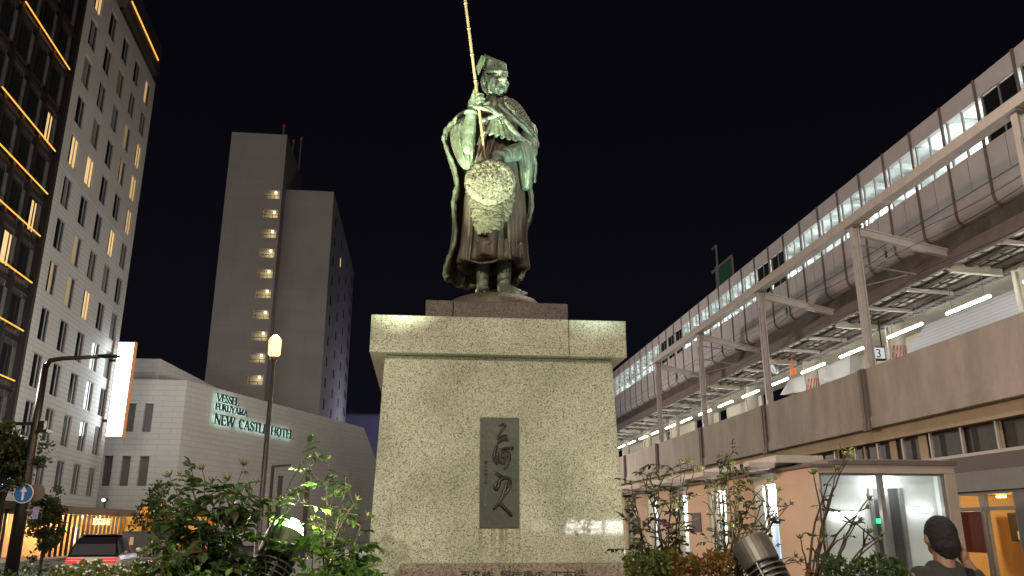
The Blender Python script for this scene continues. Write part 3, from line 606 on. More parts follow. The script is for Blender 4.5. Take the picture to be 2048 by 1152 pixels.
# aerial mast with green panel beyond the roof
a = atX(1440, 600, 30); t = thing('aerial_mast', 'grey roof mast with a cross arm and green netted panel above the station', 'mast', (30, a.y, 18))
tp = atX(1437, 485, 30); cr = atX(1460, 515, 30); yy0 = a.y
m = MB(); m.box(29.8, 30.2, yy0 - .25, yy0 + .25, 18.6, cr.z + .2); m.box(29.93, 30.07, yy0 - .1, yy0 + .1, cr.z + .2, tp.z); m.build('pole', M['steel_grey'], t)
m = MB(); m.bar((30, yy0 + 1.6, cr.z), (30, yy0 - 4.0, cr.z), .2, .25); m.bar((30, yy0 + .1, tp.z - .1), (30, yy0 + 1.0, tp.z - .1), .15, .2); m.box(29.92, 30.08, yy0 - 4.1, yy0 - 3.9, cr.z - 2.6, cr.z - .15); m.build('cross_arm', M['steel_grey'], t)
m = MB(); m.box(29.97, 30.0, yy0 - 3.7, yy0 - .4, cr.z - 2.3, cr.z - .2); m.build('net_panel', mat('green_net', (.03, .12, .07), .8, 0, .5, 4), t)

# ------------------------------------------------------------------ left apartment tower
A0 = V((-25, 54, 0)); an = R(-3.4); sd_ = V((sin(an), cos(an), 0)); nd_ = V((-cos(an), sin(an), 0))
LM = Matrix((sd_, nd_, V((0, 0, 1)))).transposed().to_4x4(); LM.translation = A0
lb = thing('apartment_tower', 'tall white and dark clad apartment tower with rows of windows and orange light strips', 'building', A0)
WS = [1.2 + 3.47 * i for i in range(5)]; WZ = [5.2, 8.4, 11.5, 14.6, 17.85, 20.95, 24.05, 27.2, 30.35, 33.5, 36.65, 39.75]
hw, hh = .8, 1.12
def facade(nm, zlo, zhi, rows, mt):
    xs = [-.85]; 
    for s in WS: xs += [s - hw, s + hw]
    xs.append(17.1); zs = [zlo]
    for z in rows: zs += [z - hh, z + hh]
    zs.append(zhi); m = MB(LM)
    wall_grid(m, xs, zs, {(2 * i + 1, 2 * j + 1) for i in range(5) for j in range(len(rows))}, .16)
    m.build(nm, mt, lb)
facade('lower_wall', 2.6, 25.5, WZ[:7], M['siding']); facade('upper_wall', 25.5, 41.9, WZ[7:], M['siding_plain'])
m = MB(LM); m.box(-.85, 17.1, .18, 14, 0, 41.9); m.box(-.85, -.6, .002, .18, 2.6, 41.9); m.box(16.9, 17.1, .002, .18, 2.6, 41.9); m.build('core', M['dark'], lb)
random.seed(11)
lit = {(0, 7): 1, (1, 7): 1, (2, 6 + 1): 0, (3, 6): 1, (4, 8): .6, (4, 9): .6, (4, 7): .6, (3, 9): .2, (1, 5): .25, (0, 4): .15, (1, 4): .25, (2, 4): .9, (3, 8): .2, (4, 11): .3, (0, 11): .8, (2, 2): 0}
lit[(0, 7)] = 1
curt = [mat('lit_curtain', (.5, .4, .25), .9, emit=(1, .62, .25), es=e) for e in (.12, .45, .75)]
def window(mb_m, s, z, w2, h2, off, name, lv, parent, split=.18, dim=False):
    fm = MB(mb_m); f = .06
    for (a, b_2, c, d) in ((s - w2, s - w2 + f, z - h2, z + h2), (s + w2 - f, s + w2, z - h2, z + h2), (s - w2 + f + .001, s + w2 - f - .001, z - h2, z - h2 + f), (s - w2 + f + .001, s + w2 - f - .001, z + h2 - f, z + h2), (s + split - .04, s + split + .04, z - h2 + f + .001, z + h2 - f - .001)):
        fm.box(a, b_2, off, off + .06, c, d)
    wn = fm.build(name, M['steel_dark'] if dim else M['win_frame'], parent)
    pm = MB(mb_m); y = off + .045
    mts = [M['glass_dark']]
    if lv: mts = [curt[0 if lv < .3 else 1 if lv < .7 else 2], M['glass_dark']]
    elif random.random() < .35 and not dim: mts = [M['curtain'], M['glass_dark']]
    xs = [s - w2 + .05, s - w2 * .3, s + split, s + w2 - .05]
    for i in range(3):
        pm.k = 0 if len(mts) == 1 else (0 if (i == 1 or (i == 2 and lv > .5) or (i == 0 and random.random() < .4)) else 1)
        pm.quad((xs[i], y, z - h2 + .05), (xs[i + 1], y, z - h2 + .05), (xs[i + 1], y, z + h2 - .05), (xs[i], y, z + h2 - .05))
    pm.build('pane', mts, wn)
for i, s in enumerate(WS):
    for j, z in enumerate(WZ): window(LM, s, z, hw - .003, hh - .003, .07, 'window', lit.get((i, j), 0), lb)
# dark wing towards the viewer and dark crown
m = MB(LM); m.box(-16, -.86, .4, 14, 2.6, 47); m.box(-.85, 17.1, .9, 14, 41.9, 42.0); m.build('dark_wing', M['dark_clad'], lb)
m = MB(LM); m.box(6.2, 16.8, -.25, 13, 42.6, 45.6); m.box(6.4, 16.5, .1, 13, 41.91, 42.6); m.build('crown', M['dark_clad'], lb)
DS = [-2.75, -5.3, -7.85, -10.4]
for z in WZ + [42.9, 46][:0]:
    for s in DS:
        v = 0
        if (s, z) in {(DS[0], WZ[7]), (DS[0], WZ[5]), (DS[1], WZ[4])}: v = 1
        window(LM, s, z - .15, .62, 1.05, .32, 'window', v, lb, dim=True)
    m = MB(LM); 
    m.box(-13, -1.0, .2, .39, z + 1.35, z + 1.55)
    m.build('ledge', M['steel_dark'], lb)
for s in (-1.05, -4.05, -6.6, -9.15):
    m = MB(LM); m.box(s - .16, s + .16, .15, .389, 2.6, 46.5); m.build('fin', M['steel_dark'], lb)
for s in DS:
    for z in WZ[::1]:
        pass
m = MB(LM)
random.seed(5)
for s in DS:
    for z in WZ: m.box(s + .75, s + 1.15, .3, .388, z - 1.1, z + .9)
    m.box(s + .7, s + .749, .35, .388, 3, 41)
m.build('grey_panel', mat('grey_board', (.085, .08, .075), .7, 0, .2, 1), lb)
for z, s0 in ((32.05, -9.3), (25.85, -10.0), (22.75, -11), (19.8, -11), (16.65, -11), (13.5, -11), (10.35, -11)):
    m = MB(LM); n = 12; L_ = (-1.6 - s0) / n
    for i in range(n): m.box(s0 + i * L_ + .03, s0 + (i + 1) * L_ - .03, .02, .08, z - .035, z + .035)
    m.build('light_strip', M['strip'], lb)
m = MB(LM)
for i in range(9): m.box(7.0 + i, 7.96 + i, -.33, -.26, 43.72, 43.84)
m.build('light_strip', M['strip'], lb)
# ground floor cafe glow left of the pavilion
cf = thing('cafe', 'orange lit cafe front with dark mullions at the far left under the tree', 'shopfront', (-23, 46, 0))
m = MB(LM); m.box(-17, -1.2, -1.2, .4, 2.75, 3.2); m.build('fascia', M['steel_dark'], cf)
m = MB(LM); m.quad((-17, .3, 0), (-1.2, .3, 0), (-1.2, .3, 2.75), (-17, .3, 2.75)); m.build('glowing_room', M['cafe_glow'], cf)
for i in range(15): m = MB(LM); m.box(-16.5 + i * 1.05, -16.4 + i * 1.05, -.9, -.75, 0, 2.748); m.build('mullion', M['steel_dark'], cf)
# pavilion
pv = thing('cafe_pavilion', 'low glass cafe pavilion with flat curved roof and warm light inside', 'pavilion', (-22, 60, 0))
m = MB(); poly = [(-26.0, 52.5), (-21.4, 52.5), (-21.4, 66.6)] + [(-22.4 + cos(R(a)), 66.6 + sin(R(a))) for a in range(10, 91, 16)] + [(-26, 67.6)]
m.prism(poly, 'z', 2.52, 3.0); m.build('roof', mat('roof_edge_brown', (.2, .14, .105), .6, 0, .2, 1), pv, bevel=.04)
m = MB(); m.quad((-24.6, 53, 0), (-24.6, 67, 0), (-24.6, 67, 2.5), (-24.6, 53, 2.5)); m.quad((-24.6, 66.8, 0), (-22, 66.8, 0), (-22, 66.8, 2.5), (-24.6, 66.8, 2.5)); m.build('inner_wall', mat('cafe_wall', (.75, .5, .28), .7, 0, .15, 1.5), pv)
m = MB(); m.box(-24.6, -21.9, 52.6, 66.8, -.05, .03); m.build('floor', mat('cafe_floor', (.35, .22, .12), .4), pv)
for i in range(19):
    y = 53 + i * .76; m = MB(); m.box(-22.0, -21.85, y - .04, y + .04, .03, 2.518); m.build('mullion', M['steel_dark'], pv)
m = MB(); m.quad((-21.95, 53, .03), (-21.95, 66.7, .03), (-21.95, 66.7, 2.5), (-21.95, 53, 2.5)); m.build('glazing', M['glass'], pv)
for y in (55.5, 58.5, 61.5, 64.5):
    m = MB(); m.lathe([(.05, 0), (.16, 0), (.16, .1)], (-23.3, y, 2.38), 10); m.build('ceiling_lamp', M['cafe_lamp'], pv)
    point('cafe_light', (-23.2, y, 2.2), 330, (1, .6, .26), .2)
m = MB(); m.box(-22.2, -22.15, 57.3, 58.0, .75, 1.75); m.build('lit_menu_board', emis('menu_board', (1, .82, .5), 3), pv)
text_obj('letters', 'LOG LO-VE', .62, .02, frame((-21.72, 59.3, 1.9), (0, 1, 0), (0, 0, 1)), emis('cafe_letters', (1, .72, .3), 3), pv)
# lightbox sign on the far corner
t = thing('lightbox_sign', 'tall bright white vertical lightbox sign with orange edge on the tower corner', 'sign', (-24.8, 69.6, 8.7))
m = MB(); m.box(-25.5, -24.05, 69.5, 69.9, 8.75, 16.7); m.build('box', mat('sign_edge', (.42, .17, .06), .5, emit=(1, .36, .1), es=.28), t, bevel=.02)
m = MB(); m.quad((-25.42, 69.49, 8.85), (-24.2, 69.49, 8.85), (-24.2, 69.49, 16.6), (-25.42, 69.49, 16.6)); m.quad((-25.42, 69.91, 8.85), (-24.2, 69.91, 8.85), (-24.2, 69.91, 16.6), (-25.42, 69.91, 16.6)); m.build('lit_face', M['lightbox'], t)
m = MB(); m.box(-26.0, -25.5, 69.6, 69.8, 10, 10.2); m.box(-26.0, -25.5, 69.6, 69.8, 15, 15.2); m.build('bracket', M['steel_dark'], t)

# ------------------------------------------------------------------ hotel: tiled podium
K = 78 / 62
hp = thing('hotel_podium', 'low hotel wing clad in pale tile with a curved sign wall', 'building', (-21.9, 78, 0))
zt = 15.0
xs = [-36]; wins = [(-29.35, -28.55), (-27.2, -26.3), (-25.05, -24.2)]
def pxx(u, v): return atY(u, v, 78)
up_w = [pxx(256, 800).x, pxx(274, 800).x, pxx(291, 800).x, pxx(309, 800).x]; zu = (pxx(300, 864).z, pxx(300, 807).z)
lo_w = [pxx(204, 940).x, pxx(223, 940).x, pxx(240, 940).x, pxx(259, 940).x, pxx(276, 940).x, pxx(296, 940).x]; zl = (pxx(250, 972).z, pxx(250, 912).z)
M0 = Matrix.Translation((0, 78, 0))
m = MB(M0); wall_grid(m, [-36] + up_w + [-21.95], [zu[0] - 1.2, zu[0], zu[1], zt], {(1, 1), (3, 1)}, .6); wall_grid(m, [-36] + lo_w + [-21.95], [0, zl[0], zl[1], zu[0] - 1.2], {(1, 1), (3, 1), (5, 1)}, .6); m.build('front_wall', M['podium'], hp)
for a, b_2, zz in [(up_w[0], up_w[1], zu), (up_w[2], up_w[3], zu), (lo_w[0], lo_w[1], zl), (lo_w[2], lo_w[3], zl), (lo_w[4], lo_w[5], zl)]:
    m = MB(M0); m.box(a, b_2, .45, .5, zz[0], zz[1]); m.build('window', mat('recess_panel', (.12, .105, .1), .5), hp)
c0 = V((-21.95, 78.0, 0)); c1 = V((-7.93, 113.6, 0)); c2 = V((-6.2, 117.5, 0))
def wallseg(a, b, z0, za, zb, th=.5):
    d = (b - a).normalized(); n = V((-d.y, d.x, 0)) * th; m = MB()
    m.add([a + V((0, 0, z0)), b + V((0, 0, z0)), b + V((0, 0, zb)), a + V((0, 0, za)), a + n + V((0, 0, z0)), b + n + V((0, 0, z0)), b + n + V((0, 0, zb)), a + n + V((0, 0, za))],
          [(0, 1, 2, 3), (7, 6, 5, 4), (0, 4, 5, 1), (1, 5, 6, 2), (2, 6, 7, 3), (3, 7, 4, 0)]); return m
wallseg(c0, c1, 0, zt, zt).build('sign_wall', M['podium'], hp)
wallseg(c1, c2, 0, zt, zt - 4.2).build('end_wall', M['podium'], hp)
dd = (c1 - c0).normalized(); nn = V((dd.y, -dd.x, 0))
m = MB(); m.add([V((-36, 78.7, zt - .3)), V((-22.5, 78.7, zt - .3)), c1 + V((-.8, -.3, zt - .3)), V((-36, 113, zt - .3))], [(0, 1, 2, 3)]); m.build('roof', M['grey'], hp)
m = MB(); q = [pxx(270, 718), pxx(325, 718)]; xa, xb, zc = atY(270, 718, 80).x, atY(322, 718, 80).x, atY(322, 718, 80).z
m.box(xa - 3, xb, 80, 80.4, zt - .28, zc); e1 = V((xb, 80.4, 0)); m.add([(xb, 80, zt - .28), (xb, 80, zc), (xb + 3.4, 92, zc - 1.2), (xb + 3.4, 92, zt - .28)], [(0, 1, 2, 3)]); m.box(xa - 3, xb + .002, 80.41, 80.8, zt - .28, zc - .02); m.build('roof_room', M['podium'], hp)
# backlit serif lettering: thick and thin strokes with serifs
TK, TN = .17, .075
GL = {
 'V': (.95, [((0, 1), (.46, 0), TK), ((.92, 1), (.5, 0), TN)], [(0, 1), (.92, 1)]),
 'E': (.72, [((.12, 0), (.12, 1), TK), ((.12, .97), (.66, .97), TN), ((.12, .52), (.5, .52), TN), ((.12, .03), (.68, .03), TN), ((.66, .99), (.66, .78), TN), ((.68, .01), (.68, .24), TN), ((.5, .62), (.5, .42), TN)], [(.06, 1), (.06, 0)]),
 'S': (.66, [((.58, .8), (.5, .95), TN), ((.5, .95), (.25, .98), TN), ((.25, .98), (.08, .8), TN * 1.4), ((.08, .8), (.15, .6), TK), ((.15, .6), (.5, .42), TK), ((.5, .42), (.58, .22), TK), ((.58, .22), (.4, .02), TN * 1.4), ((.4, .02), (.15, .03), TN), ((.15, .03), (.06, .24), TN)], []),
 'L': (.7, [((.12, 0), (.12, 1), TK), ((.12, .03), (.64, .03), TN), ((.64, .0), (.66, .25), TN)], [(.12, 1), (.06, 0)]),
 'F': (.68, [((.12, 0), (.12, 1), TK), ((.12, .97), (.62, .97), TN), ((.12, .5), (.46, .5), TN), ((.62, .99), (.63, .76), TN), ((.46, .6), (.46, .4), TN)], [(.12, 0), (.06, 1)]),
 'U': (.92, [((.14, 1), (.14, .28), TK), ((.14, .28), (.28, .05), TK), ((.28, .05), (.58, .04), TN), ((.58, .04), (.76, .25), TN), ((.76, .25), (.76, 1), TN)], [(.14, 1), (.76, 1)]),
 'K': (.9, [((.14, 0), (.14, 1), TK), ((.18, .45), (.7, 1), TN), ((.34, .58), (.76, 0), TK)], [(.14, 1), (.14, 0), (.72, 1), (.78, 0)]),
 'Y': (.9, [((.06, 1), (.43, .46), TK), ((.82, 1), (.45, .46), TN), ((.44, .5), (.44, 0), TK)], [(.06, 1), (.82, 1), (.44, 0)]),
 'A': (.92, [((.44, 1), (.1, 0), TN), ((.42, 1), (.8, 0), TK), ((.22, .34), (.66, .34), TN)], [(.1, 0), (.8, 0)]),
 'M': (1.12, [((.14, 0), (.14, 1), TN), ((.16, 1), (.52, .05), TK), ((.54, .05), (.9, 1), TN), ((.92, 1), (.92, 0), TK)], [(.1, 1), (.14, 0), (.94, 1), (.92, 0)]),
 'N': (.98, [((.14, 0), (.14, 1), TN), ((.14, 1), (.8, .02), TK), ((.8, 0), (.8, 1), TN)], [(.1, 1), (.14, 0), (.8, 1)]),
 'W': (1.25, [((.04, 1), (.34, .02), TK), ((.36, .02), (.62, 1), TN), ((.58, 1), (.86, .02), TK), ((.88, .02), (1.16, 1), TN)], [(.04, 1), (.6, 1), (1.16, 1)]),
 'C': (.86, [((.74, .74), (.62, .94), TN), ((.62, .94), (.4, .98), TN), ((.4, .98), (.16, .78), TK * .8), ((.16, .78), (.12, .4), TK), ((.12, .4), (.24, .12), TK), ((.24, .12), (.46, .02), TN * 1.3), ((.46, .02), (.72, .12), TN), ((.74, .95), (.74, .7), TN)], []),
 'T': (.84, [((.4, 0), (.4, 1), TK), ((.04, .97), (.76, .97), TN), ((.04, .99), (.04, .74), TN), ((.76, .99), (.76, .74), TN)], [(.4, 0)]),
 'H': (.98, [((.16, 0), (.16, 1), TK), ((.78, 0), (.78, 1), TK), ((.16, .5), (.78, .5), TN)], [(.16, 0), (.16, 1), (.78, 0), (.78, 1)]),
 'O': (.94, [((.44, .98), (.2, .86), TN * 1.5), ((.2, .86), (.1, .5), TK), ((.1, .5), (.2, .14), TK), ((.2, .14), (.44, .02), TN * 1.5), ((.44, .02), (.68, .14), TN * 1.5), ((.68, .14), (.78, .5), TK), ((.78, .5), (.68, .86), TK), ((.68, .86), (.44, .98), TN * 1.5)], []),
}
def onwall(u, v):
    d = ray(u, v); t = (c0.x * nn.x + c0.y * nn.y) / (d.x * nn.x + d.y * nn.y); return V((0, 0, H)) + d * t
sg = thing('hotel_sign', 'backlit dark green serif letters reading VESSEL FUKUYAMA NEW CASTLE HOTEL on the tiled wall', 'sign', onwall(420, 850))
for word, (u0, v0), (u1, v1), (ut, vt) in [('VESSEL', (427, 802), (471, 808), (428, 786)), ('FUKUYAMA', (424, 819), (488, 832), (425, 805)), ('NEW CASTLE HOTEL', (421, 847), (581, 877), (423, 827))]:
    a = onwall(u0, v0); b_2 = onwall(u1, v1); hgt = onwall(ut, vt).z - a.z; wd = ((b_2 - a) * 1).xy.length
    tot = sum(GL[c][0] if c != ' ' else .55 for c in word); sc_ = wd / tot; x = 0
    for c in word:
        if c == ' ': x += .55; continue
        w_, st, se = GL[c]; fm = MB(); bm_ = MB()
        def pt(px, py, o): return V((a.x, a.y, a.z)) + dd * ((x + px) * sc_) + V((0, 0, py * hgt)) + nn * o
        for i, (p, q, th) in enumerate(st):
            o = .3 + .003 * i
            fm.bar(pt(*p, o), pt(*q, o), .1, th * hgt * .95, nn) if False else None
            for mb, o0, o1, gr in ((fm, o, o + .12, 1), (bm_, o - .02, o - .012, .9)):
                d = V((q[0] - p[0], (q[1] - p[1]) * hgt / sc_)); L_ = d.length; e = V((-d.y, d.x)) / L_ * th * .5 * gr
                f_ = lambda w, oo: pt(w[0], w[1], oo); ez = e.y * sc_ / hgt
                quad4 = [(p[0] - e.x, p[1] - ez), (q[0] - e.x, q[1] - ez), (q[0] + e.x, q[1] + ez), (p[0] + e.x, p[1] + ez)]
                mb.add([f_(w, o1) for w in quad4] + [f_(w, o0) for w in quad4], [(0, 1, 2, 3), (7, 6, 5, 4), (0, 4, 5, 1), (1, 5, 6, 2), (2, 6, 7, 3), (3, 7, 4, 0)])
        for i, p in enumerate(se):
            o = .34 + .002 * i; yy_ = .0 if p[1] == 0 else .945
            fm.add([pt(p[0] - .15, yy_, o), pt(p[0] + .15, yy_, o), pt(p[0] + .15, yy_ + .055, o), pt(p[0] - .15, yy_ + .055, o), pt(p[0] - .15, yy_, o + .1), pt(p[0] + .15, yy_, o + .1), pt(p[0] + .15, yy_ + .055, o + .1), pt(p[0] - .15, yy_ + .055, o + .1)], [(3, 2, 1, 0), (4, 5, 6, 7), (0, 1, 5, 4), (1, 2, 6, 5), (2, 3, 7, 6), (3, 0, 4, 7)])
        lt = fm.build('letter', M['letter'], sg); bm_.build('backlight', M['halo'], lt)
        x += w_

# ------------------------------------------------------------------ hotel: tower
ht = thing('hotel_tower', 'tall plain concrete hotel tower with lit balconies and a window grid on its side', 'building', (-24, 118, 0))
Q = 117 / 80; s0x, s1x = -20.9 * Q, -15.2 * Q; mx1 = -9.91 * 1.5; ztw = 1.6 + 40.2 * Q; zmb = 1.6 + 33.85 * 1.5
bys = [(541, 565, 380, 397), (537, 561, 419, 435), (534, 559, 458, 475), (530, 556, 497, 515), (526, 553, 538, 556), (523, 550, 578, 596), (519, 547, 620, 638), (515, 543, 662, 681), (511, 539, 706, 725), (507, 535, 750, 770)]
M1 = Matrix.Translation((0, 117, 0)); bx0 = s1x - 2.55; zs = [0]; holes = set(); cells = []
for (a, b_2, c, d) in reversed(bys): zs += [atY(a, d, 117).z, atY(a, c, 117).z]; cells.append((zs[-2], zs[-1]))
zs.append(ztw); m = MB(M1)
wall_grid(m, [s0x, bx0, s1x - .35, s1x], zs, {(1, 2 * j + 1) for j in range(10)}, 1.6); m.box(s0x, s1x - .36, 1.7, 16, 0, ztw); m.box(s1x - .002, s1x, .001, 16, 0, ztw); m.box(s0x, s0x + .01, .001, 1.7, 0, ztw); m.box(s0x, s1x, .001, 16, ztw - .01, ztw)
m.build('stair_shaft', M['tower'], ht)
m = MB(); m.box(s1x + .01, mx1, 119.8, 161, 0, zmb); m.build('main_block', M['tower'], ht)
gw = glass('balcony_glass')
for j, (z0, z1) in enumerate(cells):
    m = MB(M1); m.box(bx0 + .05, s1x - .4, 1.3, 1.36, z0, z1); bb = m.build('balcony', M['cream'], ht)
    m = MB(M1); m.tube([(bx0, -.02, z0 + .45), (s1x - .35, -.02, z0 + .45)], .04, 5); m.tube([(s1x - 1.1, -.02, z0), (s1x - 1.1, -.02, z0 + .45)], .04, 5); m.build('rail', M['steel_dark'], bb)
    m = MB(M1); m.ell((s1x - 1.0, .5, z1 - .22), .17, n=10, m=6); m.build('lamp', M['balcony_lamp'], bb, smooth=True)
    if j % 1 == 0: point('balcony_light', (s1x - 1.2, 117.7, z1 - .55), 12, (1, .8, .45), .2)
# side windows
sidey = [121.5 + i * 2.6 for i in range(15)]
for ci, y in enumerate(sidey[1::4] + [158]):
    for r in range(14):
        z = 6 + r * 3.25
        if z > zmb - 3: continue
        m = MB(); m.box(mx1 - .1, mx1 + .012, y, y + 1.25, z, z + 1.5); m.build('window', M['glass_dark'] if not (ci == 1 and r == 12) else M['warm_room'], ht)
for x, y, h_, nm in [(s1x - .8, 118, 1.8, 'red beacon mast at the left of the hotel roof edge'), (s1x - .6, 126, 3.2, 'red beacon mast in the middle of the hotel roof'), (s1x - .2, 131, 6.2, 'thin red beacon mast lowest behind the hotel shaft')]:
    t = thing('beacon_mast', nm, 'mast', (x, y, ztw), 'beacon masts on the hotel roof'); m = MB(); m.tube([(x, y, ztw), (x, y, ztw + h_)], .1, 6); m.build('pole', M['steel_grey'], t); m = MB(); m.lathe([(.1, 0), (.2, .08), (.2, .35), (.08, .5)], (x, y, ztw + h_), 10); m.build('beacon', M['beacon'], t, smooth=True)
# distant blue-grey block right of the tower
m = MB(); a = atY(672, 830, 175); b_2 = atY(790, 832, 175); m.box(a.x, b_2.x + 12, 175, 190, 0, a.z); m.box(a.x, b_2.x + 12, 174.5, 174.99, a.z - 6, a.z - 5.5); m.box(a.x + 1, b_2.x + 10, 178, 186, a.z, a.z + .8)
tag(m.build('distant_block', mat('bluish_render', (.16, .16, .27), .8, 0, .15, .1)), 'bluish low block far behind, between the hotel tower and the pedestal', 'building')
point('unseen_street_light', (-3, 150, 16), 5000, (.7, .7, 1), .5)

# ------------------------------------------------------------------ street lamps
lp = atY(549, 700, 22); t = thing('street_lamp', 'slim dark post lamp with a glowing warm globe in front of the hotel sign', 'lamp', (lp.x, 22, 0))
m = MB(); m.lathe([(.16, 0), (.16, .5), (.085, .55), (.075, 3.2), (.05, 5.9), (.09, 5.95), (.12, 6.05)], (lp.x, 22, 0), 14); m.build('post', M['lamp_post'], t, smooth=True)
m = MB(); m.lathe([(.1, 6.06), (.16, 6.12), (.17, 6.5), (.13, 6.58)], (lp.x, 22, 0), 16); m.build('globe', M['lamp_globe'], t, smooth=True)
m = MB(); m.lathe([(.13, 6.582), (.12, 6.6), (.03, 6.65)], (lp.x, 22, 0), 16); m.build('cap', M['lamp_post'], t, smooth=True)
point('lamp_light', (lp.x, 22, 6.8), 2200, (1, .5, .2), .2)
a = atY(92, 722, 28); bse = atY(35, 1112, 28); e = atY(232, 714, 28)
t = thing('street_lamp', 'black street lamp with a long arm and an unlit head at the left', 'lamp', (bse.x, 28, 0))
px = (a.x + bse.x) / 2 - .05
m = MB(); m.lathe([(.2, -.1), (.19, 2.5), (.13, 4.9), (.1, a.z - .1)], (px, 28, 0), 12); m.build('post', M['steel_dark'], t, smooth=True)
m = MB(); m.tube([(px, 28, a.z - .25), (px + .12, 28, a.z + .02), (px + .5, 28, a.z + .1), (e.x - .5, 28, e.z)], [.1, .09, .075, .06], 8); m.build('arm', M['steel_dark'], t, smooth=True)
m = MB(); m.ell((e.x - .25, 28, e.z + .02), (.42, .16, .07), n=12, m=8); m.build('head', M['steel_dark'], t, smooth=True)
z_ = atY(60, 848, 28).z; m = MB(); m.bar((px - .9, 28, z_), (px + .15, 28, z_ + .02), .1, .1); m.box(px + .15, px + .45, 27.8, 28.2, z_ - .28, z_ - .18); m.box(px + .14, px + .3, 27.9, 28.1, z_ - .17, z_ + .1); m.build('bracket', M['steel_dark'], t)
sc0 = atY(47, 987, 27.7); t = thing('round_sign', 'round blue road sign with a white arrow on the black lamp post', 'sign', sc0)
rx = Matrix.Rotation(R(90), 3, 'X'); m = MB(); m.lathe([(.27, -.012), (.3, -.01), (.3, .01), (.27, .012)], sc0, 28, rx); m.build('rim', M['white_sign'], t)
m = MB(); m.lathe([(.02, .013), (.275, .013), (.275, .016), (.02, .016)], sc0, 28, rx); m.build('disc', M['blue'], t)
m = MB(); y_ = sc0.y - .022; m.quad((sc0.x - .035, y_, sc0.z - .2), (sc0.x + .035, y_, sc0.z - .2), (sc0.x + .035, y_, sc0.z + .05), (sc0.x - .035, y_, sc0.z + .05)); m.quad((sc0.x - .11, y_, sc0.z + .05), (sc0.x + .11, y_, sc0.z + .05), (sc0.x, y_, sc0.z + .22)); m.build('arrow', M['white_sign'], t)
m = MB(); m.box(sc0.x - .02, px, 27.72, 27.8, sc0.z - .02, sc0.z + .02); m.build('clamp', M['steel_dark'], t)
a = atY(72, 985, 27.9); m = MB(); m.lathe([(.02, -.01), (.27, -.01), (.27, .01), (.02, .01)], a, 24, Matrix.Rotation(R(90), 3, 'X') @ Matrix.Rotation(R(0), 3, 'Z')); m.box(px + .1, a.x, 27.91, 27.95, a.z - .02, a.z + .02)
tag(m.build('round_sign', mat('sign_back', (.16, .15, .14), .6, 0, .2, 8)), 'round sign turned away, showing its grey back beside the blue one', 'sign')
a = atY(70, 1025, 27.9); m = MB(); m.box(a.x - .07, a.x + .1, 27.9, 27.92, a.z - .2, a.z + .18); m.box(px + .1, a.x - .03, 27.921, 27.94, a.z + .05, a.z + .09); tag(m.build('small_sign', mat('pale_blue_sign', (.35, .4, .75), .5, 0, .4, 12)), 'small pale blue plate sign below the round signs', 'sign')
# distant lamp and posts in front of the hotel wall
a = atY(546, 935, 48); b_2 = atY(583, 932, 48); t = thing('street_lamp', 'small distant L-shaped lamp post in front of the hotel wall', 'lamp', (a.x, 48, 0))
m = MB(); m.tube([(a.x, 48, -.1), (a.x, 48, a.z)], .09, 7); m.build('post', M['steel_dark'], t); m = MB(); m.bar((a.x - .08, 48, a.z + .05), (b_2.x, 48, b_2.z + .05), .14, .12); m.build('arm', M['steel_dark'], t)
for u, v, lb_ in [(617, 943, 'taller dark square post standing before the hotel wall'), (562, 955, 'shorter dark post beside the distant L-shaped lamp')]:
    a = atY(u, v, 44); m = MB(); m.box(a.x - .12, a.x + .12, 43.9, 44.1, -.1, a.z); m.box(a.x - .15, a.x + .15, 43.87, 44.13, a.z, a.z + .08); tag(m.build('post', M['steel_dark']), lb_, 'post', (a.x and 'dark posts by the hotel'))
# ------------------------------------------------------------------ low wall with lit panel, fence, cars
a = atY(247, 1066, 60); b_2 = atY(352, 1066, 60); lw = thing('low_wall', 'dark grey low street wall with two small lights below the orange panel', 'wall', (a.x, 60, 0))
m = MB(); m.box(a.x, b_2.x, 60, 60.5, -.2, a.z); m.box(a.x - .1, b_2.x + .1, 59.95, 60.55, a.z + .001, a.z + .12); m.build('wall', mat('dark_wall', (.1, .1, .11), .8, 0, .2, 1), lw)
for u in (263, 307): c = atY(u, 1082, 59.98); m = MB(); m.box(c.x - .12, c.x + .12, 59.95, 59.99, c.z - .25, c.z + .25); m.build('wall_light', emis('wall_light', (1, .62, .35), .5), lw)
pa = atY(283, 1008, 63); pb = atY(330, 1040, 63); t = thing('street_sign', 'orange lit panel glowing behind the small street tree', 'sign', (pa.x, 63, 0))
def glow(nm, c1, c2, s, sc_):
    mm, tt, bb = nt(nm); e = tt.nodes.new('ShaderNodeEmission'); n = tt.nodes.new('ShaderNodeTexNoise'); n.inputs['Scale'].default_value = sc_; n.inputs['Detail'].default_value = 4
    tc = tt.nodes.new('ShaderNodeTexCoord'); tt.links.new(tc.outputs['Object'], n.inputs['Vector']); r = tt.nodes.new('ShaderNodeValToRGB'); r.color_ramp.elements[0].position = .4; r.color_ramp.elements[1].position = .62
    r.color_ramp.elements[0].color = (*c1, 1); r.color_ramp.elements[1].color = (*c2, 1); tt.links.new(n.outputs['Fac'], r.inputs[0]); tt.links.new(r.outputs[0], e.inputs[0]); e.inputs[1].default_value = s
    tt.links.new(e.outputs[0], tt.nodes['Material Output'].inputs[0]); return mm
m = MB(); m.box(pa.x, pb.x, 63, 63.2, pb.z, pa.z); m.build('panel', glow('panel_glow', (.8, .16, .01), (1, .55, .08), 1.1, 2.2), t)
m = MB(); m.box(pa.x + .2, pa.x + .4, 63.05, 63.15, -.1, pb.z); m.box(pb.x - .4, pb.x - .2, 63.05, 63.15, -.1, pb.z); m.build('leg', M['steel_dark'], t)
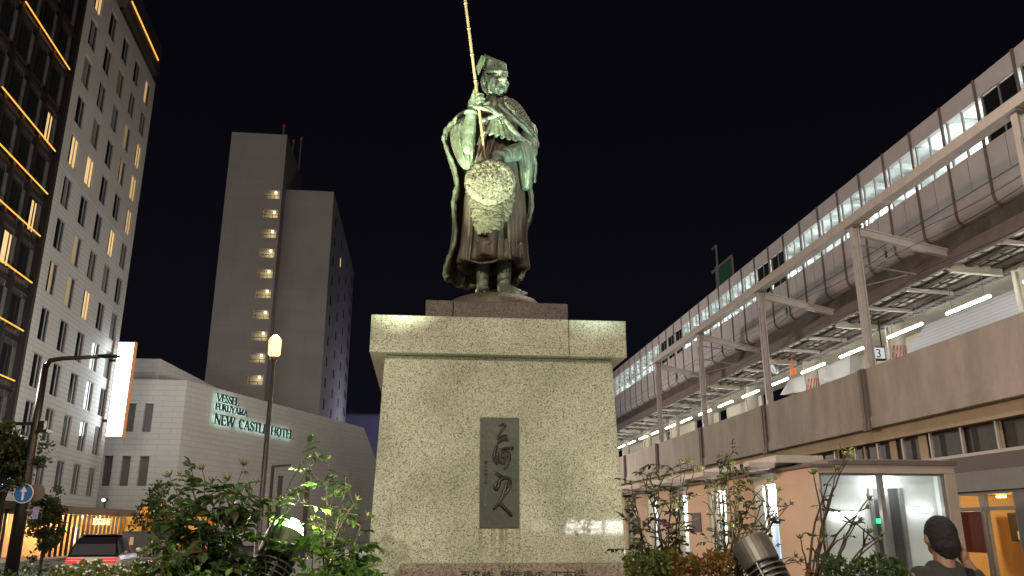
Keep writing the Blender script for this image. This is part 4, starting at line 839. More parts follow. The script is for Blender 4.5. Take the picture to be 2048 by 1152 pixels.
sa = atY(240, 1033, 66); sb = atY(372, 1070, 66); t = thing('restaurant_front', 'yellow orange lit restaurant front behind the low wall', 'shopfront', (sa.x, 66, 0))
m = MB(); m.box(sa.x, sb.x + 2, 66, 66.3, -.1, sa.z); m.build('glowing_front', glow('front_glow', (.5, .16, .02), (1, .5, .1), .8, .8), t); m = MB(); m.box(sa.x, sb.x + 2, 65.6, 66.5, sa.z + .001, sa.z + .3); m.build('eave', M['rib'], t)
fn = thing('guard_rail', 'thin metal guard rail along the road before the low wall', 'fence', (-12, 34, 0)); m = MB(); 
fa = atY(285, 1098, 36); fb = atY(440, 1100, 36)
m.bar((fa.x, 36, fa.z), (fb.x, 36, fa.z), .06, .06); m.bar((fa.x, 36, fa.z - .35), (fb.x, 36, fa.z - .35), .05, .05); m.build('rail', M['steel_grey'], fn)
for i in range(9): x = fa.x + (fb.x - fa.x) * i / 8; m = MB(); m.tube([(x, 36, -.12), (x, 36, fa.z + .02)], .035, 6); m.build('post', M['steel_grey'], fn)

def car(nm, lab, loc, rz, W_, body, ltm, glassy=True):
    t = thing(nm, lab, 'car', (0, 0, 0)); hw_ = W_ / 2
    sec = [(0, .3, .62, .78), (.05, .28, .72, .86), (.25, .25, .8, .95), (.9, .22, .82, .97), (2.7, .22, .82, .98), (3.4, .22, .8, .96), (3.85, .26, .7, .88), (3.98, .32, .55, .7)]
    m = MB(); rows = []
    for y, z0, zs_, wf in sec:
        zt_ = zs_ + .08; ww = hw_ * wf / .98
        rows.append([V((-ww * .85, y, z0)), V((-ww, y, z0 + .12)), V((-ww, y, zs_ - .08)), V((-ww * .93, y, zt_)), V((ww * .93, y, zt_)), V((ww, y, zs_ - .08)), V((ww, y, z0 + .12)), V((ww * .85, y, z0))])
    m.grid(rows, True); m.add(rows[0], [tuple(range(8))]); m.add(rows[-1], [tuple(range(7, -1, -1))]); bd = m.build('body', body, t, smooth=False, bevel=.03)
    m = MB(); rows = []
    for y, zt_, wf in [(.12, .9, .88), (.3, 1.25, .8), (.55, 1.46, .72), (1.2, 1.54, .72), (2.0, 1.5, .7), (2.6, 1.22, .76), (3.0, .92, .84)]:
        ww = hw_ * .9; rows.append([V((-ww, y, .84)), V((-hw_ * wf, y, zt_ - .06)), V((-hw_ * wf * .9, y, zt_)), V((hw_ * wf * .9, y, zt_)), V((hw_ * wf, y, zt_ - .06)), V((ww, y, .84))])
    m.grid(rows, False); m.add(rows[0], [tuple(range(6))]); m.add(rows[-1], [tuple(range(5, -1, -1))]); m.build('cabin', M['glass_dark'] if glassy else body, t, bevel=.02)
    m = MB(); m.box(-hw_ * .68, hw_ * .68, .62, 1.95, 1.525, 1.565); m.build('roof', M['car_dark'], t, bevel=.02)
    for sx in (-1, 1):
        m = MB(); x = sx * hw_ * .62; m.box(x - .24, x + .24, -.045, .04, .66, .8); l_ = m.build('tail_light', M['red_plastic'], t, bevel=.015)
        m = MB(); m.box(x - .2, x + .2, -.06, -.046, .71, .745); m.build('light_bar', ltm, l_)
        m = MB(); m.ell((sx * (hw_ + .1), 2.75, 1.0), (.1, .06, .08), n=8, m=6); m.build('mirror', body, t)
        for y in (.75, 3.2):
            m = MB(); rw = Matrix.Rotation(R(90), 3, 'Y'); m.lathe([(.2, -.1), (.31, -.09), (.31, .09), (.2, .1)], (sx * (hw_ - .1), y, .31), 18, rw); wl = m.build('wheel', M['tyre'], t); m = MB(); m.lathe([(.03, .101 * sx), (.2, .101 * sx), (.2, .108 * sx)], (sx * (hw_ - .1), y, .31), 14, rw); m.build('rim', M['steel_grey'], wl)
    m = MB(); m.box(-.22, .22, -.05, .02, .45, .58); m.build('number_plate', M['white_sign'], t)
    t.location = loc; t.rotation_euler.z = rz; return t
c = atY(184, 1112, 30); car('parked_car', 'white hatchback with dark glass and lit red tail lights on the road', (c.x, 30, -.12), R(8), 1.75, M['car_white'], M['red_lamp'])
c = atY(400, 1090, 50); car('parked_car', 'small distant white car with red tail lights half hidden by roses', (c.x, 50, -.12), R(-3), 1.7, M['car_white'], M['red_lamp'])
sp = thing('spotlight', 'small bright spotlight on the pavilion roof', 'lamp', (-22, 66, 3)); c = atX(207, 1000, -22.3)
m = MB(); m.tube([(c.x, c.y + .4, 3.0), (c.x, c.y + .4, c.z + .1)], .05, 6); m.box(c.x - .15, c.x + .15, c.y + .2, c.y + .5, c.z - .1, c.z + .15); m.build('housing', M['steel_dark'], sp); m = MB(); m.ell((c.x, c.y, c.z), (.14, .14, .1), n=10, m=7); m.build('lens', emis('spot_white', (.85, .88, 1), 6), sp, smooth=True)
# blue neon squiggle at the far left
a = atX(0, 975, -21); m = MB(); pts = []
for i in range(30): pts.append((a.x, a.y + .05 * i - .6, a.z + .02 * i - .1 + .18 * sin(i * 1.1)))
m.tube(pts, .03, 5); tag(m.build('neon_sign', emis('neon_blue', (.3, .6, 1), 4)), 'small blue neon script at the left edge above the cafe', 'sign')

# ------------------------------------------------------------------ statue
SY = 8.15
def S(u, v, d=0.): return atY(u, v, SY + d)
PX = .00545
st = thing('bronze_statue', 'weathered bronze statue of an old fisherman in a cap and straw cape on the pedestal', 'statue', (.65, SY, 3.7))
def remesh(o, vox, sm=4):
    r = o.modifiers.new('remesh', 'REMESH'); r.mode = 'VOXEL'; r.voxel_size = vox; r.use_smooth_shade = True
    if sm: s_ = o.modifiers.new('smooth', 'SMOOTH'); s_.iterations = sm; s_.factor = .5
def displace(o, scale, strength, depth=2, kind='CLOUDS'):
    tx = bpy.data.textures.new('cast', kind); tx.noise_scale = scale
    if kind == 'CLOUDS': tx.noise_depth = depth
    d = o.modifiers.new('displace', 'DISPLACE'); d.texture = tx; d.strength = strength; d.mid_level = .5; d.texture_coords = 'LOCAL'
m = MB()
# legs and feet
m.cap(S(965, 500, .05), S(965, 578, .0), .085, .062); m.cap(S(1009, 495, .0), S(1008, 574, -.03), .095, .07)
m.ell(S(965, 582, -.08), (.075, .16, .05)); m.cap(S(1008, 578, -.05), S(1036, 588, -.24), .07, .055)
for i in range(4): m.cap(S(1034 + i * 4, 588 - i, -.22 + i * .02), S(1041 + i * 4, 591 - i, -.28 + i * .02), .022, .018)
for i in range(4): m.cap(S(956 + i * 6, 588, -.2), S(956 + i * 6, 590, -.25), .022, .018)
# trunk and neck
m.ell(S(985, 300, 0), (.24, .2, .5)); m.ell(S(985, 238, .02), (.32, .2, .17)); m.cap(S(985, 235, .0), S(988, 185, -.02), .1, .085)
# head
ha = R(28); hr = V((cos(ha), sin(ha), 0)); hf = V((sin(ha), -cos(ha), 0)); hz = V((0, 0, 1)); HS = 1.16
hc = S(988, 168, -.05)
def HD(r, f, u): return hc + (hr * r + hf * f + hz * u) * HS
hrot = Matrix((hr, hf, hz)).transposed()
def he(c, r): m.ell(HD(*c), tuple(q * HS for q in r), hrot)
def hcp(a, b_2, r0, r1): m.cap(HD(*a), HD(*b_2), r0 * HS, r1 * HS, 8)
he((0, -.02, .04), (.115, .14, .14)); he((0, .03, -.065), (.104, .1, .1)); he((0, .07, -.12), (.058, .05, .05))
hcp((0, .13, .045), (0, .17, -.03), .018, .03)
for s in (-1, 1):
    he((s * .028, .148, -.036), (.022, .02, .018)); hcp((s * .016, .142, .062), (s * .082, .108, .066), .019, .016); he((s * .07, .09, -.025), (.044, .034, .036))
    he((s * .046, .113, .028), (.028, .016, .012)); he((s * .118, -.01, .01), (.024, .036, .06))
    hcp((0, .158, -.064), (s * .04, .136, -.078), .016, .018); hcp((s * .04, .136, -.078), (s * .054, .112, -.13), .018, .012)
    hcp((s * .112, .02, .07), (s * .108, .035, -.02), .03, .02); hcp((s * .098, .06, -.06), (s * .06, .085, -.125), .02, .018)
    hcp((s * .042, .125, -.02), (s * .075, .1, -.07), .008, .01)
he((0, .135, -.098), (.03, .016, .011)); hcp((0, .125, -.122), (0, .11, -.165), .036, .018)
# raised arm and hand on the pole
m.cap(S(934, 300, -.26), S(943, 226, -.33), .088, .062); m.cap(S(925, 262, -.05), S(934, 300, -.26), .11, .09)
m.ell(S(947, 207, -.34), (.062, .042, .07)); m.cap(S(942, 214, -.34), S(952, 198, -.35), .042, .036)
def finger(pts, r): 
    for a, b_2, ra, rb_ in zip(pts[:-1], pts[1:], r[:-1], r[1:]): m.cap(S(*a), S(*b_2), ra, rb_, 8)
finger([(944, 200, -.36), (949, 183, -.39), (955, 166, -.39)], [.024, .022, .015])
finger([(950, 194, -.38), (957, 188, -.43), (966, 190, -.41)], [.022, .021, .017])
finger([(951, 200, -.38), (959, 195, -.44), (968, 197, -.41)], [.022, .021, .017])
finger([(952, 206, -.38), (960, 203, -.43), (967, 204, -.40)], [.021, .019, .016])
finger([(949, 214, -.37), (962, 215, -.43), (976, 220, -.42), (985, 224, -.4)], [.028, .026, .022, .016])
# lowered arm and fist
m.cap(S(1058, 262, .0), S(1058, 300, -.12), .1, .09); m.cap(S(1058, 300, -.12), S(1012, 311, -.36), .085, .062); m.ell(S(1003, 312, -.39), (.055, .055, .06))
finger([(1006, 306, -.43), (997, 305, -.45), (989, 310, -.45)], [.023, .022, .017]); finger([(1004, 311, -.44), (994, 311, -.47), (986, 317, -.45)], [.023, .022, .018])
finger([(1005, 317, -.44), (997, 318, -.47), (989, 322, -.45)], [.022, .021, .017]); finger([(1006, 322, -.42), (1000, 324, -.45), (994, 326, -.43)], [.02, .019, .015])
finger([(1002, 304, -.4), (993, 303, -.42), (985, 308, -.42)], [.022, .02, .015])
bo = m.build('body', M['bronze'], st); remesh(bo, .0095, 3); displace(bo, .06, .008)
# cap: folded cloth hood, a tilted box with a side flap
def hull(mb, pts):
    b = bmesh.new(); [b.verts.new(p) for p in pts]; r = bmesh.ops.convex_hull(b, input=b.verts); b.verts.ensure_lookup_table(); b.verts.index_update()
    used = [v for v in b.verts if v.link_faces]; ix = {v: i for i, v in enumerate(used)}
    mb.add([v.co.copy() for v in used], [tuple(ix[v] for v in f.verts) for f in b.faces]); b.free()
m = MB(); hull(m, [S(973, 141, -.2), S(1015, 145, -.13), S(1013, 127, -.12), S(977, 117, -.19), S(963, 111, .0), S(1010, 125, .12), S(1013, 146, .1), S(968, 108, .12), S(966, 138, .0)])
cpo = m.build('cap', M['bronze'], st, bevel=.012); 
m = MB(); hull(m, [S(963, 110, -.1), S(972, 114, -.2), S(967, 128, -.15), S(957, 151, -.06), S(952, 134, -.02), S(963, 110, -.03), S(956, 150, .02), S(965, 130, -.08)])
m.build('cap_flap', M['bronze'], cpo, bevel=.008)
m = MB(); m.tube([S(*p) for p in [(967, 146, -.1), (973, 142, -.21), (995, 143, -.21), (1015, 146, -.13)]], [.014, .018, .018, .014], 8); m.build('cap_band', M['bronze'], cpo, smooth=True)

def folds(t, k, seed):  # smooth pseudo-random fold profile around a garment
    return .5 * sin(k * t + seed) + .35 * sin(k * 1.7 * t + seed * 2.3) + .25 * sin(k * 2.9 * t + 1.3 * seed)
# robe
lv = [(212, 958, 1018, .16), (228, 944, 1036, .19), (250, 938, 1042, .21), (290, 938, 1040, .22), (325, 942, 1036, .23), (360, 938, 1040, .25), (400, 934, 1043, .27), (440, 931, 1044, .29), (480, 929, 1044, .31), (510, 925, 1045, .325), (530, 920, 1048, .335), (533, 928, 1042, .30), (518, 938, 1032, .26)]
rows = []
N_ = 150
fine = []
for i in range(len(lv) - 1):
    n = 1 if i >= len(lv) - 3 else 6
    for j in range(n):
        t = j / n; fine.append(tuple(a + (b_2 - a) * t for a, b_2 in zip(lv[i], lv[i + 1])))
fine.append(lv[-1])
for v, ul, ur, b in fine:
    g_ = max(0, min(1, (v - 300) / 200)); row = []
    for k in range(N_):
        t = 2 * pi * k / N_; amp = .012 + .034 * g_
        f = folds(t, 7, 1.3) * amp + folds(t, 15, 4.1) * amp * .35
        front = max(0, -sin(t)); tilt = 1 + .0 * front
        p = S((ul + ur) / 2, v + (3.5 * sin(t * 3 + 1) + 2.5 * cos(t * 5)) * (g_ if v > 500 else 0), 0); a = (ur - ul) / 2 * PX * 1.0
        row.append(V((p.x + cos(t) * (a + f), SY + sin(t) * (b + f) * 1.0, p.z)))
    rows.append(row)
m = MB(); m.grid(rows, True); ro = m.build('robe', M['bronze_shaded'], st, smooth=True); sdm = ro.modifiers.new('solid', 'SOLIDIFY'); sdm.thickness = .02; displace(ro, .05, .008)
# overlapping front panel edge and belly folds
m = MB()
for pts, r in [([(1012, 330, -.27), (1014, 400, -.31), (1018, 470, -.35), (1020, 520, -.37)], .022), ([(1028, 340, -.22), (1031, 420, -.26), (1034, 515, -.3)], .018), ([(945, 345, -.24), (940, 430, -.3), (935, 515, -.32)], .02),
               ([(938, 520, -.34), (960, 527, -.37), (985, 524, -.37), (1004, 516, -.36)], .016), ([(952, 478, -.36), (962, 486, -.39), (978, 484, -.4), (992, 474, -.38)], .014),
               ([(978, 245, -.26), (966, 285, -.27), (950, 325, -.27)], .022), ([(1000, 245, -.26), (985, 290, -.28), (975, 320, -.28)], .02), ([(968, 248, -.25), (955, 290, -.26)], .016)]:
    m.tube([S(*p) for p in pts], [r * .6] + [r] * (len(pts) - 2) + [r * .6], 8)
hull(m, [S(948, 470, -.3), S(996, 470, -.3), S(988, 512, -.38), S(955, 512, -.36), S(970, 480, -.4), S(965, 505, -.42), S(992, 495, -.36)])
rf = m.build('robe_fold', M['bronze_shaded'], ro); remesh(rf, .011, 3); displace(rf, .04, .008)
# straw cape / cloak: closed round the neck, opening below the tie
lv = [(204, 968, 1024, .15), (214, 950, 1036, .2), (228, 928, 1047, .25), (245, 908, 1058, .28), (264, 893, 1067, .3), (285, 887, 1072, .3), (315, 892, 1074, .3), (345, 902, 1069, .31), (375, 911, 1063, .32), (410, 909, 1060, .33), (450, 906, 1057, .34), (490, 901, 1053, .36), (525, 896, 1047, .37), (550, 893, 1041, .37), (560, 897, 1036, .36)]
def rt_(v): return 172 if v < 230 else max(96, 172 - (v - 230) * 1.05)
def lt_(v): return 165 if v < 222 else max(100, 165 - (v - 222) * 2.6)
fine = []
for i in range(len(lv) - 1):
    for j in range(5): t = j / 5; fine.append(tuple(a + (b_2 - a) * t for a, b_2 in zip(lv[i], lv[i + 1])))
fine.append(lv[-1]); rows = []; N_ = 130; el = []; er = []
for v, ul, ur, b in fine:
    g_ = max(0, min(1, (v - 230) / 250)); row = []; a = (ur - ul) / 2 * PX
    for k in range(N_ + 1):
        q = k / N_; t = R(-lt_(v) + (lt_(v) + rt_(v)) * q)
        amp = .006 + .03 * g_; f = folds(t, 6, 2.2) * amp + folds(t, 14, .7) * amp * .4
        edge = 4 * sin(q * 23) * g_ if v > 540 else 0
        flare = .03 * sin(v * .045 + 2) * (abs(q - .5) * 2) ** 6
        p = S((ul + ur) / 2, v + edge, 0)
        row.append(V((p.x + sin(t) * (a + f * .6 + flare), SY + .03 + cos(t) * (b + f), p.z)))
    rows.append(row); el.append(row[0]); er.append(row[-1])
m = MB(); m.grid(rows); ck = m.build('cloak', M['bronze_shaded'], st, smooth=True); sdm = ck.modifiers.new('solid', 'SOLIDIFY'); sdm.thickness = .035; sdm.offset = -1
sb = ck.modifiers.new('sub', 'SUBSURF'); sb.levels = 1; sb.render_levels = 1; displace(ck, .03, .022, 3)
m = MB(); 
for e in (el[5:], er[5:]): m.tube(e, [.016 + .012 * sin(i * .9) ** 2 for i in range(len(e))], 8)
eo = m.build('cloak_edge', M['bronze'], ck, smooth=True); displace(eo, .03, .012)
# thick rolled cape edge from the tie over the arm
m = MB(); m.tube([S(*p) for p in [(1001, 231, -.3), (1014, 245, -.31), (1026, 262, -.31), (1040, 277, -.29), (1056, 289, -.24), (1066, 303, -.17), (1071, 330, -.1), (1069, 365, -.06)]], [.02, .026, .03, .03, .028, .026, .022, .016], 10)
m.tube([S(*p) for p in [(1001, 231, -.3), (985, 234, -.3), (970, 239, -.29), (958, 246, -.26)]], [.022, .026, .024, .018], 10); m.ell(S(1001, 231, -.31), .032)
m.tube([S(*p) for p in [(1000, 233, -.33), (998, 240, -.35), (1001, 247, -.34)]], [.01, .013, .008], 6); m.tube([S(*p) for p in [(1002, 233, -.33), (1006, 241, -.35), (1005, 249, -.34)]], [.01, .012, .007], 6)
# standing collar at the right of the neck, long fold from hand to tie
hull(m, [S(1004, 222, -.22), S(1014, 202, -.16), S(1023, 198, -.1), S(1023, 212, -.1), S(1014, 224, -.2), S(1024, 205, -.03)])
m.tube([S(*p) for p in [(962, 214, -.33), (978, 217, -.33), (991, 225, -.32), (1000, 231, -.31)]], [.03, .034, .026, .016], 8)
co = m.build('cape_edge', M['bronze'], ck); remesh(co, .01, 2); displace(co, .04, .01)
# rough shoulder cape and pleated bib
ctr = [V((sum(p.x for p in r) / len(r), SY + .03, r[0].z)) for r in rows]
srow = [[p + (p - c).normalized() * .012 for p in r[78:128]] for r, c in zip(rows[3:27], ctr[3:27])]
m = MB(); m.grid(srow); sp_ = m.build('straw_cape', M['bronze_straw'], ck, smooth=True); s1 = sp_.modifiers.new('solid', 'SOLIDIFY'); s1.thickness = .03; s1.offset = 1; s1 = sp_.modifiers.new('sub', 'SUBSURF'); s1.levels = s1.render_levels = 2; displace(sp_, .018, .04, 3)
rows = []
for i in range(14):
    q = i / 13; row = []
    for j in range(60):
        t = j / 59; ul = 984 - 22 * q; ur = 1010 + 36 * q
        u = ul + (ur - ul) * t; v = 237 + (30 + 17 * t) * q + 3 * sin(t * 40) * q
        row.append(S(u, v, -.25 - .05 * sin(pi * t) - .03 * q + .02 * sin(t * 44) * q + .12 * max(0, t - .6)))
    rows.append(row)
m = MB(); m.grid(rows); bb = m.build('pleated_bib', M['bronze'], ck, smooth=True); s1 = bb.modifiers.new('solid', 'SOLIDIFY'); s1.thickness = .02; displace(bb, .04, .012)
# sleeves
def sleeve(lv, d0, nm, k, par, seed):
    rows = []; fine = []
    for i in range(len(lv) - 1):
        for j in range(4): t = j / 4; fine.append(tuple(a + (b_2 - a) * t for a, b_2 in zip(lv[i], lv[i + 1])))
    fine.append(lv[-1])
    for v, ul, ur, b, d in fine:
        row = []; a = (ur - ul) / 2 * PX; p = S((ul + ur) / 2, v, d)
        for kk_ in range(80):
            t = 2 * pi * kk_ / 80; f = folds(t, k, seed) * min(.02, a * .14)
            row.append(V((p.x + cos(t) * (a + f), p.y + sin(t) * (b + f), p.z)))
        rows.append(row)
    m = MB(); m.grid(rows, True); m.add(rows[-1], [tuple(range(79, -1, -1))]); m.add(rows[0], [tuple(range(80))])
    o = m.build(nm, M['bronze'], par, smooth=True); displace(o, .05, .01); return o
sleeve([(236, 924, 936, .05, -.2), (244, 916, 941, .08, -.2), (258, 906, 944, .11, -.2), (275, 902, 945, .13, -.19), (295, 905, 946, .13, -.19), (312, 911, 947, .12, -.2), (326, 918, 946, .09, -.22), (336, 926, 940, .04, -.24)], 0, 'sleeve', 6, st, .4)
sleeve([(282, 1036, 1056, .05, -.2), (291, 1029, 1062, .1, -.2), (305, 1028, 1065, .12, -.19), (325, 1036, 1066, .12, -.17), (350, 1040, 1065, .1, -.15), (370, 1042, 1061, .08, -.13), (379, 1044, 1057, .04, -.13)], 0, 'sleeve', 7, st, 2.0)
m = MB(); m.cap(S(1050, 297, -.15), S(1020, 307, -.32), .095, .078)
for k in range(4): 
    t = k / 3; c = S(1013 + t * 16, 310 - t * 5, -.35 + t * .1); m.lathe([(.07 + .006 * k, -.014), (.085 + .006 * k, 0), (.07 + .006 * k, .014)], c, 16, (S(1050, 297, -.15) - S(1012, 311, -.36)).to_track_quat('Z', 'Y').to_matrix())
cf_ = m.build('cuff', M['bronze'], st); remesh(cf_, .01, 1); displace(cf_, .04, .01)
m = MB(); ax = (S(943, 226, -.33) - S(934, 300, -.26)).to_track_quat('Z', 'Y').to_matrix()
m.lathe([(.06, -.02), (.078, -.012), (.078, .012), (.06, .02)], S(942, 226, -.33), 18, ax); m.tube([S(944, 262, -.32), S(945, 290, -.31), S(944, 318, -.3)], [.02, .014, .006], 6)
wb = m.build('wrist_band', M['bronze'], st, smooth=True)
# round straw hat held in front, rough straw apron beneath
random.seed(21); hcx, hcy, hd = 980, 366, -.50
nr, na = 40, 260; rows = []; jit = [random.random() for _ in range(na)]
for i in range(nr):
    q = .02 + .98 * i / (nr - 1); row = []
    for k in range(na):
        t = 2 * pi * k / na
        rad = 1 + .05 * (noise.noise(V((cos(t) * 6, sin(t) * 6, 1)))) * (q ** 3)
        nn_ = noise.noise(V((cos(t) * 16, sin(t) * 16, q * 2.2))); n2 = noise.noise(V((cos(t) * q * 9, sin(t) * q * 9, 5)))
        n3 = noise.noise(V((cos(t) * 30, sin(t) * 30, q * 2.5)))
        bmp = .012 * q ** .5 * sin(44 * t + 2.5 * n2 + 1.5 * n3) * (.75 + .5 * nn_) + .007 * n3 + (.009 if .84 < q < .95 else 0) * (1 + nn_)
        p = S(hcx + cos(t) * 45 * q * rad, hcy - sin(t) * 39 * q * rad, hd - .05 * cos(q * pi / 2) - bmp)
        row.append(p)
    rows.append(row)
m = MB(); m.grid(rows, True); m.add(rows[0], [tuple(range(na))]); hat = m.build('straw_hat', M['bronze_straw'], st, smooth=True); s1 = hat.modifiers.new('solid', 'SOLIDIFY'); s1.thickness = .06; s1.offset = -1
rows = []
for i in range(60):
    q = i / 59; row = []
    for j in range(100):
        t = j / 99; ul = 940 + 8 * q + 10 * q * q; ur = 1026 - 10 * q - 14 * q ** 3; u = ul + (ur - ul) * t
        ve = 465 - 18 * abs(t - .25) + 4 * sin(t * 19); v = 384 + (ve - 384) * q
        rg = .022 * noise.noise(V((u * .1, v * .06, 0))) + .022 * noise.noise(V((u * .4, v * .22, 3))) + .012 * noise.noise(V((u * .9, v * .5, 8))) - .05 * exp(-((t - .62 - .1 * q) / .06) ** 2) * -.8 * q
        row.append(S(u, v, -.34 - .06 * sin(pi * t) - .02 * q - rg * .8))
    rows.append(row)
m = MB(); m.grid(rows); ap = m.build('straw_apron', M['bronze_straw'], st, smooth=True); s1 = ap.modifiers.new('solid', 'SOLIDIFY'); s1.thickness = .05; s1.offset = -1; s2 = ap.modifiers.new('sub', 'SUBSURF'); s2.levels = s2.render_levels = 1; displace(ap, .012, .02, 2)
# cast mound under the feet
m = MB(); c = S(990, 600, 0); rows = []
for (rr, zz) in [(.52, 0), (.51, .1), (.47, .17), (.36, .21), (.2, .235), (.02, .25)]:
    rows.append([V((c.x + cos(t) * rr * (1 + .06 * noise.noise(V((cos(t) * 2, sin(t) * 2, 0)))), SY + .05 + sin(t) * rr * .95, 3.702 + zz)) for t in [2 * pi * k / 40 for k in range(40)]])
m.grid(rows, True); m.add(rows[-1], [tuple(range(40))]); mo = m.build('cast_base', M['bronze_shaded'], st, smooth=True); displace(mo, .12, .02)
# bamboo pole
a = S(971, 319, -.39); b_2 = S(951, 163, -.41); d = (b_2 - a).normalized(); L_ = 2.75
m = MB(); pts = []; rr = []
for i in range(41): pts.append(a + d * L_ * i / 40); rr.append(.009 + .008 * min(1, i / 6) - .003 * i / 40)
m.tube(pts, rr, 8)
for i in range(1, 9):
    c = a + d * (L_ * i / 8.6 - .04); m.lathe([(.014, -.008), (.021, -.004), (.021, .004), (.014, .008)], c, 10, d.to_track_quat('Z', 'Y').to_matrix())
tag(m.build('fishing_pole', M['bamboo'], smooth=True), 'long thin tan bamboo fishing pole held upright in the statue\'s raised hand', 'pole')

# ------------------------------------------------------------------ floodlights
def floodlight(lab, lens, aim, lit):
    t = thing('floodlight', lab, 'floodlight', (lens.x - .1, lens.y - .25, .8), 'floodlights in the planting bed')
    q = (aim - lens).normalized().to_track_quat('Z', 'Y').to_matrix()
    m = MB(); m.lathe([(.118, -.15), (.125, -.14), (.128, -.03), (.124, .03), (.114, .032), (.114, -.02)], lens, 28, q); m.build('hood', M['flood'], t, smooth=False, bevel=.004)
    for k in range(11):
        z = -.185 - k * .036; m = MB(); r = .128 - .003 * k; m.lathe([(r - .012, z - .006), (r, z - .005), (r, z + .005), (r - .012, z + .006)], lens, 28, q); m.build('cooling_fin', M['flood'], t)
    m = MB(); m.lathe([(.088, -.60), (.09, -.59), (.096, -.151), (.09, -.15)], lens, 20, q); m.build('core', M['black'], t)
    for a in (20, 140, 260):
        m = MB(); c = q @ V((cos(R(a)) * .128, sin(R(a)) * .128, 0)); m.tube([lens + c + q @ V((0, 0, -.15)), lens + c * .97 + q @ V((0, 0, -.59))], .008, 6); m.build('spine', M['flood'], t)
    m = MB(); e = lens + q @ V((0, 0, -.6)); m.tube([e, e + V((0, 0, -.12)), V((e.x, e.y, .78))], [.05, .04, .035], 10); m.lathe([(.11, .79), (.11, .82), (.04, .84)], (e.x, e.y, 0), 16); m.build('stand', M['flood'], t)
    m = MB(); m.lathe(([(.108, -.015), (.104, .04), (.085, .09), (.05, .12), (.01, .13)] if lit == 1 else [(.01, -.012), (.108, -.012), (.108, -.008), (.01, -.008)]), lens, 20, q); m.build('lens', M['flood_lens'] if lit else M['glass_dark'], t, smooth=True)
    if lit:
        l = bpy.data.lights.new('floodlight_beam', 'SPOT'); l.energy = 8000 if lit == 1 else 2600; l.color = (.88, 1, .68) if lit == 1 else (.72, 1, .9); l.spot_size = R(29); l.spot_blend = 1; l.shadow_soft_size = .06
        o = bpy.data.objects.new('floodlight_beam', l); COL.objects.link(o); o.location = lens + q @ V((0, 0, .16 if lit == 1 else .04)); o.rotation_euler = (aim - lens).to_track_quat('-Z', 'Y').to_euler()
FL = atY(570, 1076, 5.6); AIM = V((.66, 8.0, 6.6))
floodlight('grey finned floodlight glowing among rose leaves left of the pedestal', FL, AIM, 1)
floodlight('grey finned floodlight seen from behind among bare stems right of the pedestal', atY(1503, 1090, 5.5), AIM, 2)

# ------------------------------------------------------------------ plants
def leaflet(mb, c, d, n, L_, w_):
    d = d.normalized(); s = d.cross(n)
    if s.length < 1e-4: s = V((1, 0, 0))
    s.normalize(); n = s.cross(d)
    q = lambda a, b_2, z: c + d * (a * L_) + s * (b_2 * w_) + n * (z * w_)
    mb.add([q(0, 0, 0), q(.3, 0, -.12), q(.68, 0, -.16), q(1, 0, -.35), q(.25, .42, .1), q(.62, .45, .06), q(.25, -.42, .1), q(.62, -.45, .06), q(.86, .2, -.12), q(.86, -.2, -.12)],
           [(0, 1, 4), (4, 1, 2, 5), (5, 2, 8), (8, 2, 3), (0, 6, 1), (6, 7, 2, 1), (7, 9, 2), (9, 3, 2)])
def rvec(rg, s=1): return V((rg.uniform(-s, s), rg.uniform(-s, s), rg.uniform(-s, s)))
LR = atY(1503, 1090, 5.5)
def in_beam(p):
    for l, k in ((FL, .2), (LR, .26)):
        a = (AIM - l).normalized(); t = (p - l).dot(a)
        if -.1 < t < 3 and (p - l - a * t).length < k + .08 * t: return True
    return False
def hides_lamp(p):   # trims leaves on the sight line from the camera to each lamp
    for l in (FL, LR):
        c = l + (l - AIM).normalized() * .22; d = V((0, 0, H)) - c; t = (p - c).dot(d) / d.length_squared
        if 0 < t < .9 and (p - c - d * t).length < .24 - .14 * t: return True
    return False
def compound(lm, sm, rg, p, d, size, n5=5, force=False):
    if not force and (in_beam(p) or hides_lamp(p)): return
    d = (d + V((0, 0, -.1))).normalized(); n = (V((0, 0, 1)) + rvec(rg, .5)).normalized(); s = d.cross(n).normalized()
    L_ = size * 1.5; e = p + d * L_ + V((0, 0, -.12 * L_)); mid = p + d * L_ * .55
    sm.tube([p, mid, e], [.0022, .0018, .0012], 4, False)
    leaflet(lm, e, d + rvec(rg, .2) + V((0, 0, -.25)), n, size, size * .74)
    for f, k in ((.9, 1), (.45, .85))[:(n5 - 1) // 2]:
        for sg_ in (-1, 1): leaflet(lm, p + (e - p) * f, s * sg_ + d * .45 + rvec(rg, .22) + V((0, 0, -.15)), n + rvec(rg, .3), size * .85 * k, size * .64 * k)
def bez(a, b_2, c, t): return a * (1 - t) ** 2 + b_2 * 2 * t * (1 - t) + c * t * t
def budmesh(mb, p, d, r, rg, op=1):
    q = d.to_track_quat('Z', 'Y').to_matrix()
    mb.lathe([(r * .3, -r * .4), (r * .75, 0), (r * .95, r * .7), (r * .8, r * 1.5), (r * .3, r * 2.3), (r * .05, r * 2.7)], p, 9, q)
    for k in range(5):
        a = 2 * pi * k / 5 + rg.random(); o = V((cos(a), sin(a), 0)); mb.tube([p + q @ (o * r * .8), p + q @ (o * r * (1.5 + op * .6) + V((0, 0, r * 1.4))), p + q @ (o * r * (1.7 + op) + V((0, 0, r * 2.6)))], [r * .3, r * .22, r * .03], 4)
def flower(mb, p, r, rg):
    for k in range(16):
        a = rg.uniform(0, 2 * pi); z = rg.uniform(-.5, .8); d = V((cos(a), sin(a), z)).normalized(); leaflet(mb, p + d * r * .25, d, V((0, 0, 1)) + rvec(rg, .6), r * rg.uniform(.7, 1.0), r * .9)
